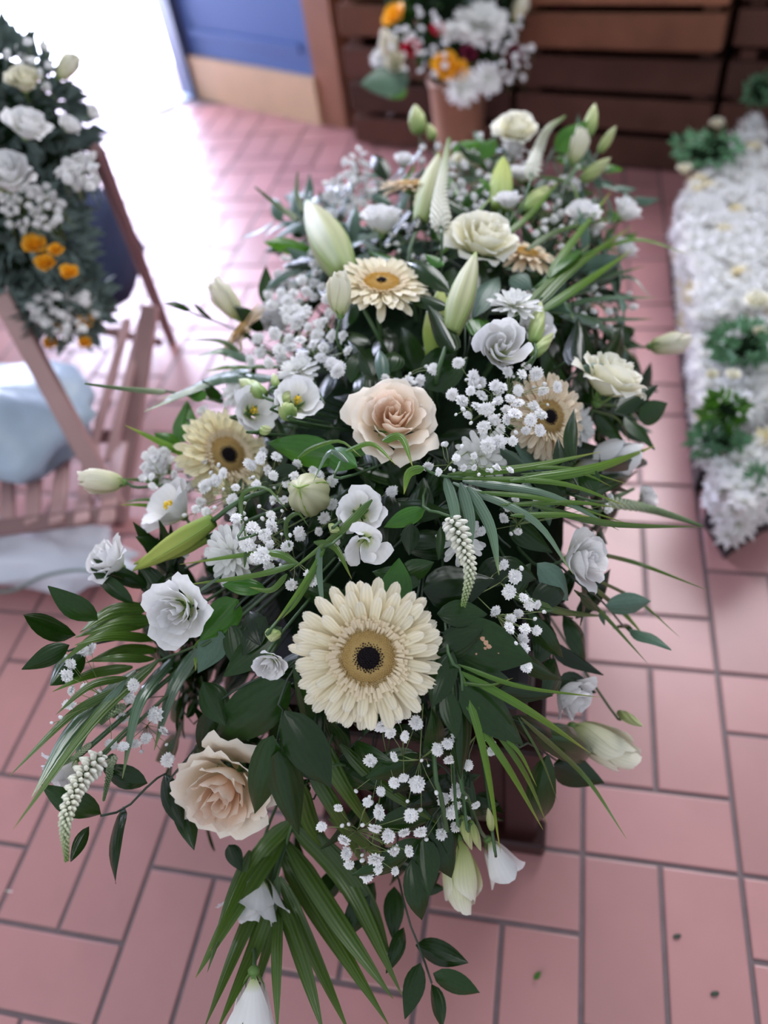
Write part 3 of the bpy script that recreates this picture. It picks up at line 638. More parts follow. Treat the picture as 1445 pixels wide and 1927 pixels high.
def gyp(label, pts, hub, buds=(), sz=22, lift=0.035, group=None, face=(0, .25, 1), jit=0.008):
    h = on(hub[0], hub[1], lift*.35); r = root('gypsophila_sprig', label, 'flower', Matrix.Translation(h), group); inv = r.matrix_world.inverted()
    P = [(on(x, y, lift + R(-jit, jit)), s[0] if s else 1) for x, y, *s in pts]; B = [on(x, y, lift + R(-jit, jit)) for x, y in buds]
    n = max(1, (len(P)+len(B))//6); allp = [p for p, _ in P] + B
    hubs = [random.choice(allp) for _ in range(n)] if allp else []
    hubs = [q.lerp(h, .35) - FW*-.004 for q in hubs]
    mb = MB()
    for q in hubs: mb.tube([inv @ x for x in spline([h, h.lerp(q, .5) - FW*.003, q], 4)], .00055, .00045, 4)
    for q in allp:
        g = min(hubs, key=lambda t: (t-q).length); m_ = g.lerp(q, .55) + V((R(-1, 1), R(-1, 1), R(-1, 1)))*.0025
        mb.tube([inv @ g, inv @ m_, inv @ q], .00038, .0003, 3)
    mb.tube([inv @ inner(h, .55), V((0, 0, 0))], .0008, .0006, 4)
    link('stems', mb.mesh('stems', M['gstem']), r)
    for p, s in P:
        z = vd(face[0]+R(-.9, .9), face[1]+R(-.9, .9), face[2]); k = pxs(p, sz)*.5*R(.82, 1.15)*s
        link('blossom', random.choice(BLS), r, inv @ frame(z, p) @ Matrix.Rotation(R(0, 6), 4, 'Z') @ Matrix.Diagonal((k, k, k*R(.75, 1), 1)))
    for p in B:
        k = pxs(p, 10)*.5*R(.7, 1.2); link('bud', GBUD, r, inv @ frame(vd(R(-1, 1), R(-1, 1), .6), p) @ Matrix.Scale(k, 4))
    return r
def scat(cx, cy, rx, ry, n, dmin=17):
    out = []; tries = 0
    while len(out) < n and tries < 4000:
        tries += 1; a = R(0, 2*PI); q = math.sqrt(R(0, 1)); x = cx+rx*q*math.cos(a); y = cy+ry*q*math.sin(a)
        if all((x-u)**2+(y-v)**2 > dmin*dmin for u, v in out): out.append((x, y))
    return out


# ================================================================== FILLER FOLIAGE over the dark core mound
FILL = []
for n in range(95):
    a = R(0, 2*PI); e = R(-0.1, 1.35) if n % 3 else R(-.25, .5)
    d = V((math.cos(a)*math.cos(e), math.sin(a)*math.cos(e)*1.6, math.sin(e))).normalized()
    k = (abs(d.x/ES.x)**2.6+abs(d.y/ES.y)**2.6+abs(d.z/ES.z)**2.6)**(-1/2.6)
    c = EC + d*k*R(.80, .93); nrm = outward(c)
    r = root('ruscus_sprig', 'dark ruscus sprig lying low among the flowers of the white spray', 'foliage', Matrix.Translation(c), 'dark filler ruscus of the white spray'); FILL.append(('dark ruscus sprig', r, c))
    tdir = nrm.cross(V((R(-1, 1), R(-1, 1), R(-1, 1)))).normalized(); tdir = (tdir + nrm*0.25 + V((0, 0, -.25))).normalized()
    pts = [inner(c, .6), c - tdir*.02, c + tdir*.03, c + tdir*.07 - nrm*.004]
    stem_part(r, pts, 0.001, M['dstem'], n=4)
    for q in range(5):
        b = c + tdir*(-.01 + .02*q); s = (-1 if q % 2 else 1); sd = nrm.cross(tdir)*s
        t = b + (sd*R(.7, 1) + tdir*R(.4, .9) + nrm*R(-.15, .25)).normalized()*R(.05, .075)
        put_leaf(r, b, t, R(.020, .030), 'leaf', (nrm + V((R(-.4, .4), R(-.4, .4), R(-.3, .3)))).normalized())

def filler(n, px, rng, keys, label, group, ln=(.045, .07), wd=(.018, .028), lo=-.02, hi=.012):
    short = ' '.join(label.split(' ')[:2 if label.startswith('dark') else 3]); short = {'small-leaved green sprig': 'small-leaved green sprig'}.get(short, short)
    for q0 in range(n):
        x, y = rng(); c = on(x, y, R(lo, hi)); nrm = (outward(c) - FW*.4).normalized()
        r = root('ruscus_sprig', label, 'foliage', Matrix.Translation(c), group)
        FILL.append((short, r, c)); tdir = (nrm.cross(V((R(-1, 1), R(-1, 1), R(-1, 1)))).normalized() + nrm*.35).normalized()
        stem_part(r, [inner(c, .6), c - tdir*.02, c + tdir*.03, c + tdir*.06], 0.001, M['dstem'], n=4); kk = random.choice(keys)
        for q in range(5):
            b_ = c + tdir*(-.01 + .018*q); sd = nrm.cross(tdir)*(-1 if q % 2 else 1)
            t_ = b_ + (sd*R(.6, 1) + tdir*R(.5, 1) + nrm*R(-.1, .3)).normalized()*R(*ln)
            put_leaf(r, b_, t_, R(*wd), kk, (nrm + V((R(-.4, .4), R(-.4, .4), R(-.3, .3)))).normalized())
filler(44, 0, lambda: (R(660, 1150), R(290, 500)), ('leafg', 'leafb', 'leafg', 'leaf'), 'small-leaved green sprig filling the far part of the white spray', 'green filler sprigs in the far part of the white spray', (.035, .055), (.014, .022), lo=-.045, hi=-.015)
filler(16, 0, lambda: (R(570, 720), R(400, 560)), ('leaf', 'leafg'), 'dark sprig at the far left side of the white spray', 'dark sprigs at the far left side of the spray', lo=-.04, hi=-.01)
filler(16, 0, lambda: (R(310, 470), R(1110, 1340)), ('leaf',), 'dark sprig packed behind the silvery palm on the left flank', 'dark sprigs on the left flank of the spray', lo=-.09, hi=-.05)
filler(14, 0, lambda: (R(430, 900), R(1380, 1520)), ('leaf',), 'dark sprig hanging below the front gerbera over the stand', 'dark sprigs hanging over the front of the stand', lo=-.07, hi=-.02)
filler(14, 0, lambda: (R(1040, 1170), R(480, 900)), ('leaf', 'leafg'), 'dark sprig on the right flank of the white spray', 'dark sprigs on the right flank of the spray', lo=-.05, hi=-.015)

# ================================================================== RUSCUS SPRIGS SEEN ONE BY ONE
sprig('ruscus sprig with three broad leaves pointing out over the floor at far left', [(330, 1185), (240, 1200), (160, 1215), (128, 1225)],
      [(184, 1168, 90, 1104, 46), (142, 1196, 43, 1157, 46), (131, 1214, 41, 1260, 38), (252, 1136, 170, 1068, 28), (282, 1108, 175, 1052, 30), (160, 1222, 95, 1290, 46, None, .0)], 0.01)
sprig('ruscus sprig with narrow dark leaves above the left lisianthus heads', [(360, 1130), (300, 1085), (270, 1060)],
      [(330, 1085, 250, 982, 30), (268, 1110, 198, 1075, 22), (300, 1120, 262, 1060, 46), (320, 1040, 255, 1010, 30), (350, 1085, 295, 1135, 52), (345, 1060, 310, 1020, 36)], 0.015)
sprig('ruscus sprig on a bare dark stem hanging at lower left over the tiles', [(345, 1440), (310, 1455), (280, 1478), (235, 1522), (190, 1535)],
      [(278, 1474, 188, 1442, 46), (190, 1533, 78, 1478, 52), (233, 1518, 216, 1662, 36), (168, 1555, 133, 1622, 24)], -0.005)
sprig('ruscus sprig of three big oval leaves hanging over the lower cream rose', [(540, 1280), (533, 1335), (523, 1385), (521, 1415)],
      [(535, 1338, 622, 1484, 84, None, .03, 0), (512, 1384, 478, 1532, 62, None, .035, 0), (522, 1414, 562, 1572, 64, None, .035, 2)], 0.042)
sprig('ruscus sprig with one very broad leaf left of the front gerbera', [(560, 1240), (500, 1270), (440, 1300), (400, 1330)],
      [(545, 1282, 393, 1402, 92, None, .02, 0), (382, 1283, 424, 1366, 56, None, .02, 2), (402, 1335, 388, 1438, 56, None, .02, 0), (530, 1180, 418, 1274, 60, None, .02), (432, 1172, 446, 1262, 44, None, .015)], 0.02)
sprig('ruscus sprig with a glossy bright leaf beside the left open lisianthus', [(470, 1120), (440, 1150), (400, 1180)],
      [(448, 1128, 376, 1206, 62, 'leafb', .035, 2), (415, 1188, 372, 1266, 54, 'leafg', .02), (500, 1108, 418, 1100, 34, 'leafb', .04, 3), (470, 1150, 490, 1215, 50), (500, 1160, 455, 1235, 44)], 0.025)
sprig('ruscus sprig with a bright pointed leaf standing behind the front gerbera', [(780, 1150), (760, 1110), (740, 1100)],
      [(742, 1148, 751, 1050, 58, 'leafb', .03, 0), (790, 1100, 700, 1075, 48), (752, 1088, 817, 1058, 42, None, .03), (795, 1110, 930, 1090, 86, None, .02, 2)], 0.022)
BLEM = sprig('ruscus sprig with a large leaf blemished brown right of the front gerbera', [(790, 1180), (830, 1190), (870, 1200)],
      [(832, 1192, 1002, 1244, 96, None, .03, 0), (822, 1155, 917, 1156, 50, None, .025), (805, 1235, 910, 1185, 52, None, .03)], 0.024)
big = max((c for c in BLEM.children if c.name.startswith('leaf')), key=lambda c: c.matrix_local.to_3x3().col[0].length*c.matrix_local.to_3x3().col[1].length); f_ = LFN[big.data.name]
for u, v, s in ((-.25, .42, .030), (-.16, .46, .034), (-.05, .50, .030), (.05, .47, .020), (.35, .40, .014), (-.5, .36, .012), (.1, .62, .010)):
    vs = []
    for k in range(7):
        a = 2*PI*k/7; uu = u + s*3*R(.7, 1.2)*math.cos(a); vv = v + s*R(.7, 1.2)*math.sin(a); q = f_(uu, vv); vs.append(q + V((0, 0, .004)))
    link('blemish', me_from('blemish', vs, [tuple(range(7))], M['blem']), big)
sprig('ruscus sprig of hanging leaves right below the front gerbera', [(850, 1240), (862, 1280), (866, 1310)],
      [(852, 1225, 812, 1332, 50, 'leaf', .03, 3), (864, 1284, 985, 1402, 78, None, .03, 0), (864, 1316, 866, 1468, 42, None, .02, 2), (840, 1300, 860, 1390, 40)], 0.03)
sprig('ruscus sprig reaching out low at the right over the floor', [(950, 1370), (1000, 1400), (1060, 1440)],
      [(1000, 1380, 1108, 1420, 62, None, 0), (1042, 1440, 1137, 1474, 58, None, 0), (1030, 1420, 1012, 1548, 54, None, 0), (960, 1350, 1060, 1412, 50)], 0.0)
sprig('ruscus sprig with two grey-green leaves sticking out at right above the tiles', [(1080, 1090), (1120, 1120), (1145, 1145), (1170, 1175)],
      [(1140, 1140, 1226, 1132, 42, 'leafg', .0, 0), (1184, 1183, 1263, 1222, 32, 'leafg', .0, 0), (1195, 1196, 1154, 1180, 20), (1090, 1118, 1130, 1150, 26), (1135, 1150, 1138, 1178, 14, 'leafg')], 0.0)
sprig('ruscus sprig with a shining leaf under the central cream rose', [(660, 880), (640, 858), (600, 850)],
      [(640, 862, 503, 832, 58, 'leafb', .035, 0), (610, 850, 672, 878, 46, 'leafb', .04, 2), (560, 880, 500, 905, 34), (650, 845, 700, 850, 22, 'leafb')], 0.032)
sprig('ruscus sprig with dark leaves between the far gerbera and the central rose', [(690, 720), (680, 690), (650, 650)],
      [(700, 715, 655, 640, 44, None, .02), (640, 700, 632, 600, 22, None, .03), (660, 720, 700, 655, 52), (690, 700, 690, 770, 50), (735, 700, 745, 660, 40)], 0.015)
sprig('single grey-green curled leaf standing above the central cream rose', [(730, 740), (722, 725)], [(722, 727, 714, 655, 26, 'leafg', .03, 3)], 0.025)
sprig('large dusky leaf lying above and right of the central cream rose', [(840, 690), (820, 715)], [(800, 732, 880, 672, 60, 'leaf', .02, 0), (790, 700, 865, 655, 46)], 0.015)
sprig('ruscus sprig arching over the standing lily bud right of the far gerbera', [(875, 660), (868, 590), (845, 560), (842, 530)],
      [(846, 550, 762, 492, 38, None, .05, 3), (845, 580, 762, 556, 34, None, .045, 0), (856, 662, 800, 566, 40, None, .045, 2), (835, 500, 800, 478, 24, 'leafb', .05)], 0.045)
sprig('broad dark leaf standing upright behind the lily bud right of the far gerbera', [(880, 660), (885, 620)], [(880, 610, 900, 466, 66, None, .035, 2), (890, 600, 940, 520, 44, 'leafg', .02), (905, 640, 880, 580, 60, 'leafb', .0)], 0.022)
sprig('ruscus sprig with one upright leaf at the left edge above the baby breath', [(560, 640), (500, 600), (470, 590)], [(500, 576, 500, 500, 30, None, .02, 0), (498, 622, 440, 575, 34, None, .01), (530, 560, 540, 530, 22)], 0.01)
sprig('thin twig with small narrow leaves reaching left over the shining floor', [(490, 645), (420, 610), (360, 588), (345, 572)], [(358, 584, 308, 570, 16), (400, 600, 365, 570, 8)], -0.01)
sprig('ruscus sprig with two round leaves left of the yellow-cream gerbera', [(430, 810), (380, 800), (350, 790)], [(345, 832, 352, 752, 44, 'leafb', .0, 2), (345, 850, 290, 815, 34, 'leafb', -.01), (390, 745, 350, 742, 26, 'leafb', .0), (420, 760, 380, 715, 24, None)], 0.0)
sprig('ruscus sprig with two dark leaves framing the pale rose at the right', [(1060, 720), (1090, 690), (1130, 680)],
      [(1092, 690, 1088, 596, 52, None, .02, 2), (1130, 690, 1172, 612, 52, None, .02, 2), (1090, 690, 1195, 702, 24, 'leafg', .05, 0)], 0.022)
sprig('ruscus sprig with two upright blades in front of the right-hand gerbera', [(1080, 930), (1075, 890)], [(1083, 872, 1081, 768, 30, 'leaf', .035, 2), (1062, 930, 1050, 822, 32, 'leaf', .035, 0), (1100, 880, 1120, 930, 40)], 0.034)
sprig('broad shaded ruscus leaves under the grass blades at the right', [(1080, 910), (1120, 905)], [(1060, 915, 1185, 895, 56, 'leaf', .015, 0), (1110, 885, 1220, 873, 26, None, .0), (1000, 905, 1090, 925, 44), (1120, 900, 1185, 925, 18)], 0.014)
sprig('dark ruscus leaf leaning against the cream rose in the far part', [(810, 440), (795, 430)], [(778, 430, 812, 348, 46, None, .03, 2), (770, 500, 690, 470, 30, 'leafb', .02)], 0.028)
sprig('lime leaf at the far right end', [(1030, 300), (1045, 280)], [(1045, 285, 1105, 228, 44, 'leafb', .03, 0), (900, 300, 935, 262, 36, 'leafb', .02), (850, 290, 905, 265, 30, 'leafb', .02), (730, 340, 700, 290, 30, 'leaf', .02)], 0.02)
sprig('ruscus sprig trailing down to the floor at the bottom right of the palm', [(745, 1600), (752, 1660), (770, 1735), (792, 1790), (812, 1850)],
      [(782, 1778, 881, 1812, 44, None, None, 0), (815, 1832, 903, 1869, 42, None, None, 0), (792, 1812, 762, 1918, 40, None, None, 0), (812, 1852, 832, 1935, 30, None, None, 2), (760, 1745, 727, 1832, 30), (742, 1668, 740, 1770, 38), (768, 1680, 830, 1642, 34), (775, 1690, 800, 1700, 26), (785, 1672, 838, 1672, 24)], -0.03)
sprig('dark ruscus leaves hanging under the low baby breath at bottom centre', [(700, 1600), (705, 1650)], [(705, 1660, 640, 1770, 50), (640, 1640, 600, 1700, 40), (700, 1600, 800, 1640, 32), (690, 1620, 640, 1680, 38), (720, 1560, 720, 1620, 40)], -0.02)
sprig('dark leaves tucked below the lower cream rose at left', [(360, 1500), (340, 1520)], [(335, 1480, 365, 1600, 44), (310, 1455, 345, 1560, 40), (430, 1590, 455, 1640, 30)], -0.02)
sprig('dark ruscus leaves over the mahogany stand at right of centre', [(900, 1280), (950, 1330)], [(940, 1300, 1040, 1310, 36), (860, 1270, 960, 1280, 50), (990, 1150, 1060, 1240, 36), (985, 1240, 1055, 1280, 34), (1000, 1135, 1065, 1100, 50), (1010, 1060, 1070, 1130, 56, 'leafg')], 0.0)
sprig('dark ruscus leaves in the gap right of the hanging white spike', [(930, 1000), (960, 1030)], [(900, 1100, 970, 1050, 56), (920, 1060, 1010, 1090, 50), (960, 980, 1040, 1040, 48), (940, 960, 1030, 930, 40), (960, 1120, 1000, 1060, 44)], 0.0)
sprig('serrated dark leaf beside the stem of the hanging white spike', [(800, 955), (795, 962)], [(800, 958, 722, 992, 34, 'leafb', .03, 0), (775, 985, 770, 1045, 34, 'leaf', .02), (830, 990, 825, 1055, 18, 'leaf', .02)], 0.03)
sprig('pale ruscus leaves among the grass in the far right part', [(1060, 560), (1080, 580)], [(1000, 545, 1075, 590, 26, 'leafg', .03), (1090, 470, 1010, 540, 26, 'leafb', .03), (1120, 520, 1180, 480, 24, 'leafg'), (960, 520, 1000, 545, 40, 'leafg')], 0.02)
sprig('dark ruscus leaves at the far left side of the spray', [(560, 480), (520, 480)], [(590, 470, 495, 455, 34, 'leafb'), (600, 500, 530, 500, 30, 'leaf'), (640, 560, 590, 520, 30)], 0.01)

# ================================================================== PALM FRONDS AND GRASSES
frond('long palm frond fanning down at the bottom of the spray', [(560, 1520), (540, 1590), (522, 1650), (522, 1710)], [
    ([(540, 1560), (452, 1690), (368, 1840)], 37), ([(548, 1545), (480, 1620), (395, 1790)], 32), ([(530, 1600), (455, 1760), (384, 1935)], 29), ([(525, 1650), (480, 1780), (408, 1940)], 32),
    ([(523, 1695), (500, 1790), (455, 1930)], 22), ([(522, 1705), (519, 1810), (522, 1950)], 24), ([(524, 1690), (570, 1820), (610, 1950)], 32), ([(526, 1650), (590, 1800), (660, 1950)], 29),
    ([(530, 1600), (600, 1720), (732, 1930)], 41), ([(536, 1580), (640, 1740), (740, 1880)], 37), ([(548, 1545), (650, 1660), (756, 1872)], 41), ([(600, 1570), (690, 1690), (737, 1808)], 29), ([(470, 1600), (430, 1700), (390, 1830)], 22)], 'palm', -0.005)
frond('silvery palm frond arching down over the left side', [(420, 1190), (370, 1215), (320, 1235), (250, 1265)], [
    ([(327, 1236), (262, 1320), (230, 1465)], 24, 'palmg'), ([(370, 1220), (322, 1300), (290, 1412)], 27, 'palmg'), ([(255, 1262), (140, 1370), (60, 1500)], 32, 'palmg'), ([(237, 1280), (170, 1360), (134, 1445)], 17, 'palmg'),
    ([(300, 1240), (180, 1350), (25, 1560)], 22, 'palm'), ([(240, 1290), (140, 1340), (18, 1460)], 17, 'palm'), ([(296, 1202), (210, 1196), (140, 1214)], 20), ([(299, 1224), (230, 1222), (160, 1248)], 20), ([(280, 1143), (210, 1150), (150, 1190)], 29), ([(290, 1165), (220, 1170), (140, 1200)], 27), ([(250, 1255), (170, 1268), (98, 1302)], 20), ([(290, 1240), (220, 1238), (165, 1245)], 17), ([(275, 1175), (190, 1190), (110, 1250)], 22), ([(410, 1195), (370, 1215), (368, 1262)], 15, 'palmb'), ([(240, 1275), (170, 1290), (105, 1345)], 15)], 'palm', 0.018)
frond('palm frond with long blades crossing to the right below the baby breath', [(800, 880), (830, 895), (870, 898)], [
    ([(838, 895), (856, 960), (866, 1062)], 22, 'palmg'), ([(866, 908), (884, 980), (880, 1060)], 22, 'palmg'), ([(880, 915), (922, 990), (939, 1082)], 22, 'palmg'),
    ([(852, 908), (1000, 975), (1078, 1080)], 16, 'palmg'), ([(870, 905), (1030, 930), (1165, 998)], 16, 'palmg'), ([(850, 900), (1050, 908), (1178, 952)], 12, 'palmb'), ([(900, 925), (1030, 940), (1182, 985)], 10, 'palmb'),
    ([(842, 893), (990, 878), (1130, 850)], 16, 'palmb'), ([(960, 905), (1120, 880), (1235, 838)], 20, 'palmb'), ([(870, 888), (1060, 880), (1180, 910)], 8, 'palmb'), ([(980, 892), (1090, 890), (1150, 915)], 7, 'palmb'), ([(1000, 950), (1150, 985), (1320, 992)], 14, 'palm'), ([(940, 950), (1080, 945), (1160, 955)], 10, 'palmb'), ([(960, 970), (1050, 968), (1110, 972)], 12, 'palmb')], 'palm', 0.04)
frond('palm frond with green and gold striped blades at the lower right', [(840, 1210), (865, 1260), (870, 1300)], [
    ([(866, 1262), (912, 1420), (942, 1605)], 15, 'palmb'), ([(878, 1330), (960, 1450), (1022, 1562)], 14, 'palmb'), ([(900, 1330), (985, 1450), (1030, 1552)], 11, 'palmb'), ([(862, 1262), (1000, 1340), (1112, 1418)], 16, 'palmb'),
    ([(860, 1250), (980, 1292), (1128, 1312)], 9, 'palmb'), ([(945, 1385), (980, 1420), (1010, 1480)], 8, 'palmb'), ([(975, 1350), (1020, 1430), (1050, 1510)], 5, 'palm'), ([(980, 1350), (1100, 1460), (1180, 1580)], 10, 'palm', ), ([(870, 1285), (920, 1290), (965, 1276)], 6, 'palmb')], 'palm', 0.03)
frond('dark palm frond behind the front gerbera bottom', [(620, 1400), (650, 1440)], [([(600, 1390), (640, 1470), (720, 1590)], 34), ([(640, 1400), (720, 1480), (840, 1560)], 24), ([(560, 1470), (590, 1560), (640, 1620)], 34), ([(580, 1440), (640, 1540), (690, 1640)], 30), ([(620, 1540), (700, 1600), (740, 1640)], 20)], 'palm', -0.005)
frond('thin grass blades below the lily bud in the middle of the spray', [(640, 1010), (610, 1030)], [([(600, 1030), (600, 1080), (611, 1172)], 14, 'palmg'), ([(612, 1030), (570, 1100), (512, 1180)], 11, 'palmb'), ([(560, 1060), (500, 1040), (338, 1062)], 14, 'palmb'),
    ([(560, 1060), (480, 1082), (340, 1102)], 12, 'palmb'), ([(700, 940), (640, 1000), (545, 1075)], 16, 'palm'), ([(590, 1020), (630, 1030), (662, 1090)], 14, 'palmb'), ([(420, 1080), (350, 1130), (270, 1185)], 6, 'palmg'), ([(600, 1060), (560, 1130), (530, 1165)], 8, 'palmb'), ([(540, 1080), (510, 1110), (470, 1105)], 12, 'palmb')], 'palmb', 0.045, 'grass_tuft')
frond('curled grass loops around the baby breath left of the lily bud end', [(470, 1010), (458, 990)], [([(455, 985), (456, 930), (500, 918), (540, 960)], 9), ([(545, 1030), (538, 985), (560, 965), (580, 990)], 9), ([(460, 1068), (462, 1020), (458, 985)], 7)], 'palm', 0.045, 'grass_tuft')
frond('curled grass blades across the central cream rose', [(640, 900), (640, 870)], [([(655, 870), (620, 850), (590, 905)], 11, 'palmg'), ([(560, 862), (590, 842), (640, 830), (680, 860)], 9, 'palmb'), ([(720, 830), (755, 822), (777, 880)], 16, 'palmb'), ([(798, 880), (770, 890), (760, 930)], 18, 'palmb'), ([(650, 850), (700, 835), (745, 875)], 10, 'palmb')], 'palmb', 0.06, 'grass_tuft')
frond('bright lime palm blades at the far right', [(980, 590), (1020, 560)], [([(1000, 580), (1080, 500), (1190, 425)], 22, 'palmb'), ([(1010, 590), (1100, 530), (1190, 470)], 18, 'palmb'), ([(960, 600), (1020, 540), (1110, 460)], 12, 'palmb'), ([(1030, 520), (1080, 450), (1150, 360)], 16, 'palmb'), ([(1090, 480), (1200, 450), (1300, 480)], 9, 'palmb'), ([(830, 480), (880, 420), (935, 360)], 9, 'palmb')], 'palmb', 0.035)
frond('grey-green palm frond spreading right behind the small pale roses', [(1010, 600), (1060, 590)], [([(1030, 570), (1110, 530), (1215, 500)], 14, 'palmg'), ([(1040, 580), (1130, 560), (1235, 560)], 14, 'palmg'), ([(1050, 590), (1130, 610), (1200, 680)], 22, 'palmg'), ([(1000, 545), (1060, 570), (1080, 600)], 24, 'palmg'), ([(1060, 600), (1150, 600), (1230, 600)], 12, 'palmg'), ([(1000, 520), (1090, 490), (1150, 495)], 12, 'palm'), ([(1070, 560), (1180, 520), (1225, 560)], 10, 'palmg'), ([(1120, 760), (1180, 770), (1215, 830)], 7, 'palm'), ([(1110, 770), (1165, 790), (1190, 850)], 7, 'palm'), ([(1150, 740), (1200, 760), (1230, 800)], 7, 'palm')], 'palmg', 0.01)
frond('grey-green palm frond pointing left beside the white lisianthus cups', [(480, 705), (440, 710), (400, 715)], [([(500, 690), (430, 690), (385, 700)], 10, 'palmb'), ([(520, 712), (420, 712), (300, 752)], 22, 'palmg'), ([(470, 700), (400, 715), (270, 775)], 26, 'palmg'), ([(530, 690), (470, 690), (420, 700)], 10, 'palmb'), ([(470, 680), (420, 660), (370, 670)], 18, 'palmg'), ([(560, 680), (585, 715), (612, 760)], 14, 'palmg'), ([(450, 660), (410, 640), (340, 640)], 10, 'palm')], 'palmg', 0.02)
frond('olive palm blade reaching left below the yellow-cream gerbera', [(400, 890), (350, 860), (300, 840)], [([(400, 880), (320, 840), (235, 800)], 16, 'palmb'), ([(360, 920), (300, 905), (220, 900)], 18, 'palm'), ([(330, 960), (270, 950), (225, 950)], 8, 'palmb'), ([(345, 960), (290, 940), (230, 945)], 10)], 'palm', 0.0)
frond('dark palm blades poking out at the right below the pale rose', [(1000, 1130), (1050, 1150)], [([(960, 1120), (1060, 1150), (1150, 1160)], 16), ([(1080, 1110), (1130, 1150), (1220, 1250)], 10), ([(1100, 1090), (1170, 1150), (1215, 1200)], 10, 'palmb'), ([(1100, 1035), (1200, 1060), (1330, 1110)], 9), ([(1100, 1080), (1200, 1130), (1280, 1200)], 7)], 'palm', 0.0)
frond('dark palm blades behind the spray at the far right edge', [(1080, 420), (1120, 410)], [([(990, 470), (1060, 430), (1190, 405)], 12, 'palm'), ([(1010, 330), (1080, 350), (1090, 440)], 10, 'palm'), ([(940, 450), (1000, 400), (1060, 330)], 12, 'palmb'), ([(880, 480), (960, 430), (1010, 390)], 7, 'palm'), ([(1060, 350), (1090, 310), (1120, 290)], 10, 'palmg')], 'palm', 0.03)

# ================================================================== GERBERAS
gerbera('large cream gerbera with near-black eye facing out at the front of the spray', 693, 1234, 305, (0.02, -0.10, 1), 'gerb', lift=0.045)
gerbera('cream gerbera with golden centre turned up beyond the central rose', 718, 537, 196, (0.02, .62, .62), 'gerb', True, lift=0.05, open_=.10)
gerbera('peach-tinted gerbera half covered by baby breath at the right', 1030, 785, 180, (.42, .05, .9), 'gerbp', lift=0.012)
gerbera('yellow-cream gerbera turned to the right at the left edge', 426, 858, 196, (.62, .25, .75), 'gerby', lift=0.01)
gerbera('far gerbera with small dark eye behind the big cream rose', 990, 478, 130, (.15, .75, .55), 'gerbp', True, lift=0.015, n=(22, 18, 12))
gerbera('farthest pale gerbera with peach centre near the back left', 775, 350, 130, (0, .9, .45), 'gerbp', True, lift=0.03, n=(22, 18, 12))
gerbera('peach gerbera hidden behind the left side leaves', 455, 622, 130, (-.7, .55, .35), 'gerbp', True, lift=-0.01, n=(22, 18, 12))

# ================================================================== ROSES
flower('rose', 'open cream rose with peach heart in the middle of the spray', 738, 795, 205, (.06, .38, .9), 'rose', lift=0.035, rot=0.5)
flower('roseo', 'blown cream rose low at the front left under hanging leaves', 428, 1480, 250, (-.12, -.30, .92), 'rose', lift=0.02, rot=2.2)
flower('rosew', 'large ivory rose standing beyond the far gerbera', 906, 452, 172, (.15, .55, .75), 'rose', lift=0.04, rot=1)
flower('rosew', 'ivory rose seen from the side at the right edge', 1148, 716, 175, (.30, .62, .35), 'rose', lift=0.03, rot=3)
flower('rosew', 'cream rose at the very back of the spray', 970, 243, 104, (0, .5, .8), 'rose', lift=0.02)
flower('rosew', 'small yellowish rose between the farthest gerbera and lily bud', 875, 302, 62, (.1, .6, .7), 'rose', lift=0.02)

# ================================================================== LISIANTHUS
flower('lis2', 'ruffled white lisianthus at the left edge above the three broad leaves', 203, 1054, 120, (-.55, .45, .6), lift=0.0)
flower('cupf', 'white lisianthus cup turned to the left beside the yellow-cream gerbera', 318, 952, 140, (-.62, .55, .5), lift=0.05)
flower('lis2', 'full white lisianthus like a rose at the left above the silvery palm', 334, 1152, 158, (-.18, -.05, 1), lift=0.06)
flower('lis', 'pinkish white lisianthus at the right edge below the spike', 1099, 1052, 142, (.62, .1, .7), lift=0.01)
flower('lis', 'white lisianthus hanging out at the lower right over the floor', 1078, 1312, 120, (.6, -.45, .55), lift=-0.01)
flower('tulipc', 'cream half-open lisianthus at the far lower right over the tiles', 1140, 1402, 88, (.8, -.35, .3), lift=-0.02)
flower('tulipy', 'lime-yellow closed lisianthus hanging at the bottom right', 867, 1650, 82, (.10, -.9, .35), lift=0.0, stem_to=[(848, 1590, .0), (830, 1500, .01), (815, 1400, .0)], stemr=.0022)
flower('bell', 'white bell-shaped lisianthus hanging beside the lime-yellow one', 938, 1622, 92, (.42, -.8, .25), lift=-0.01, stem_to=[(905, 1565, 0), (880, 1500, 0), (860, 1430, 0)], stemr=.0018)
flower('lis', 'small white lisianthus left of the front gerbera', 508, 1250, 84, (-.05, -.5, .85), lift=0.04)
flower('spiral', 'white lisianthus with spiral petals at the upper right', 942, 652, 120, (0, .12, 1), lift=0.055)
flower('cupf', 'open white lisianthus cup with yellow stamens left of the central rose', 560, 752, 110, (.25, .35, .85), lift=0.04)
flower('cupf', 'leftmost open white lisianthus cup showing a yellow stamen', 478, 772, 106, (.5, .1, .8), lift=0.035)
flower('cupf', 'open white lisianthus cup above the front gerbera', 679, 962, 112, (.05, .22, .95), lift=0.035)
flower('swirl', 'swirled white lisianthus just below the open cup over the front gerbera', 689, 1024, 112, (.05, -.35, .9), lift=0.045)
flower('lis2', 'ruffled white lisianthus behind the baby breath at upper left', 517, 602, 100, (-.2, .5, .8), lift=0.01)
flower('tulipc', 'half-closed white lisianthus standing in front of the far gerbera', 641, 550, 56, (.02, .9, .35), lift=0.075)
flower('lis', 'white lisianthus saucer facing up in the far left part', 718, 412, 110, (0, .88, .4), lift=0.03)
flower('tulipw', 'white tulip-shaped lisianthus lying right above the grass blades', 1146, 864, 84, (.8, .2, .3), lift=0.0)
flower('lis', 'white lisianthus far right in front of the edge bloom', 1098, 402, 84, (0, .6, .7), lift=0.03)
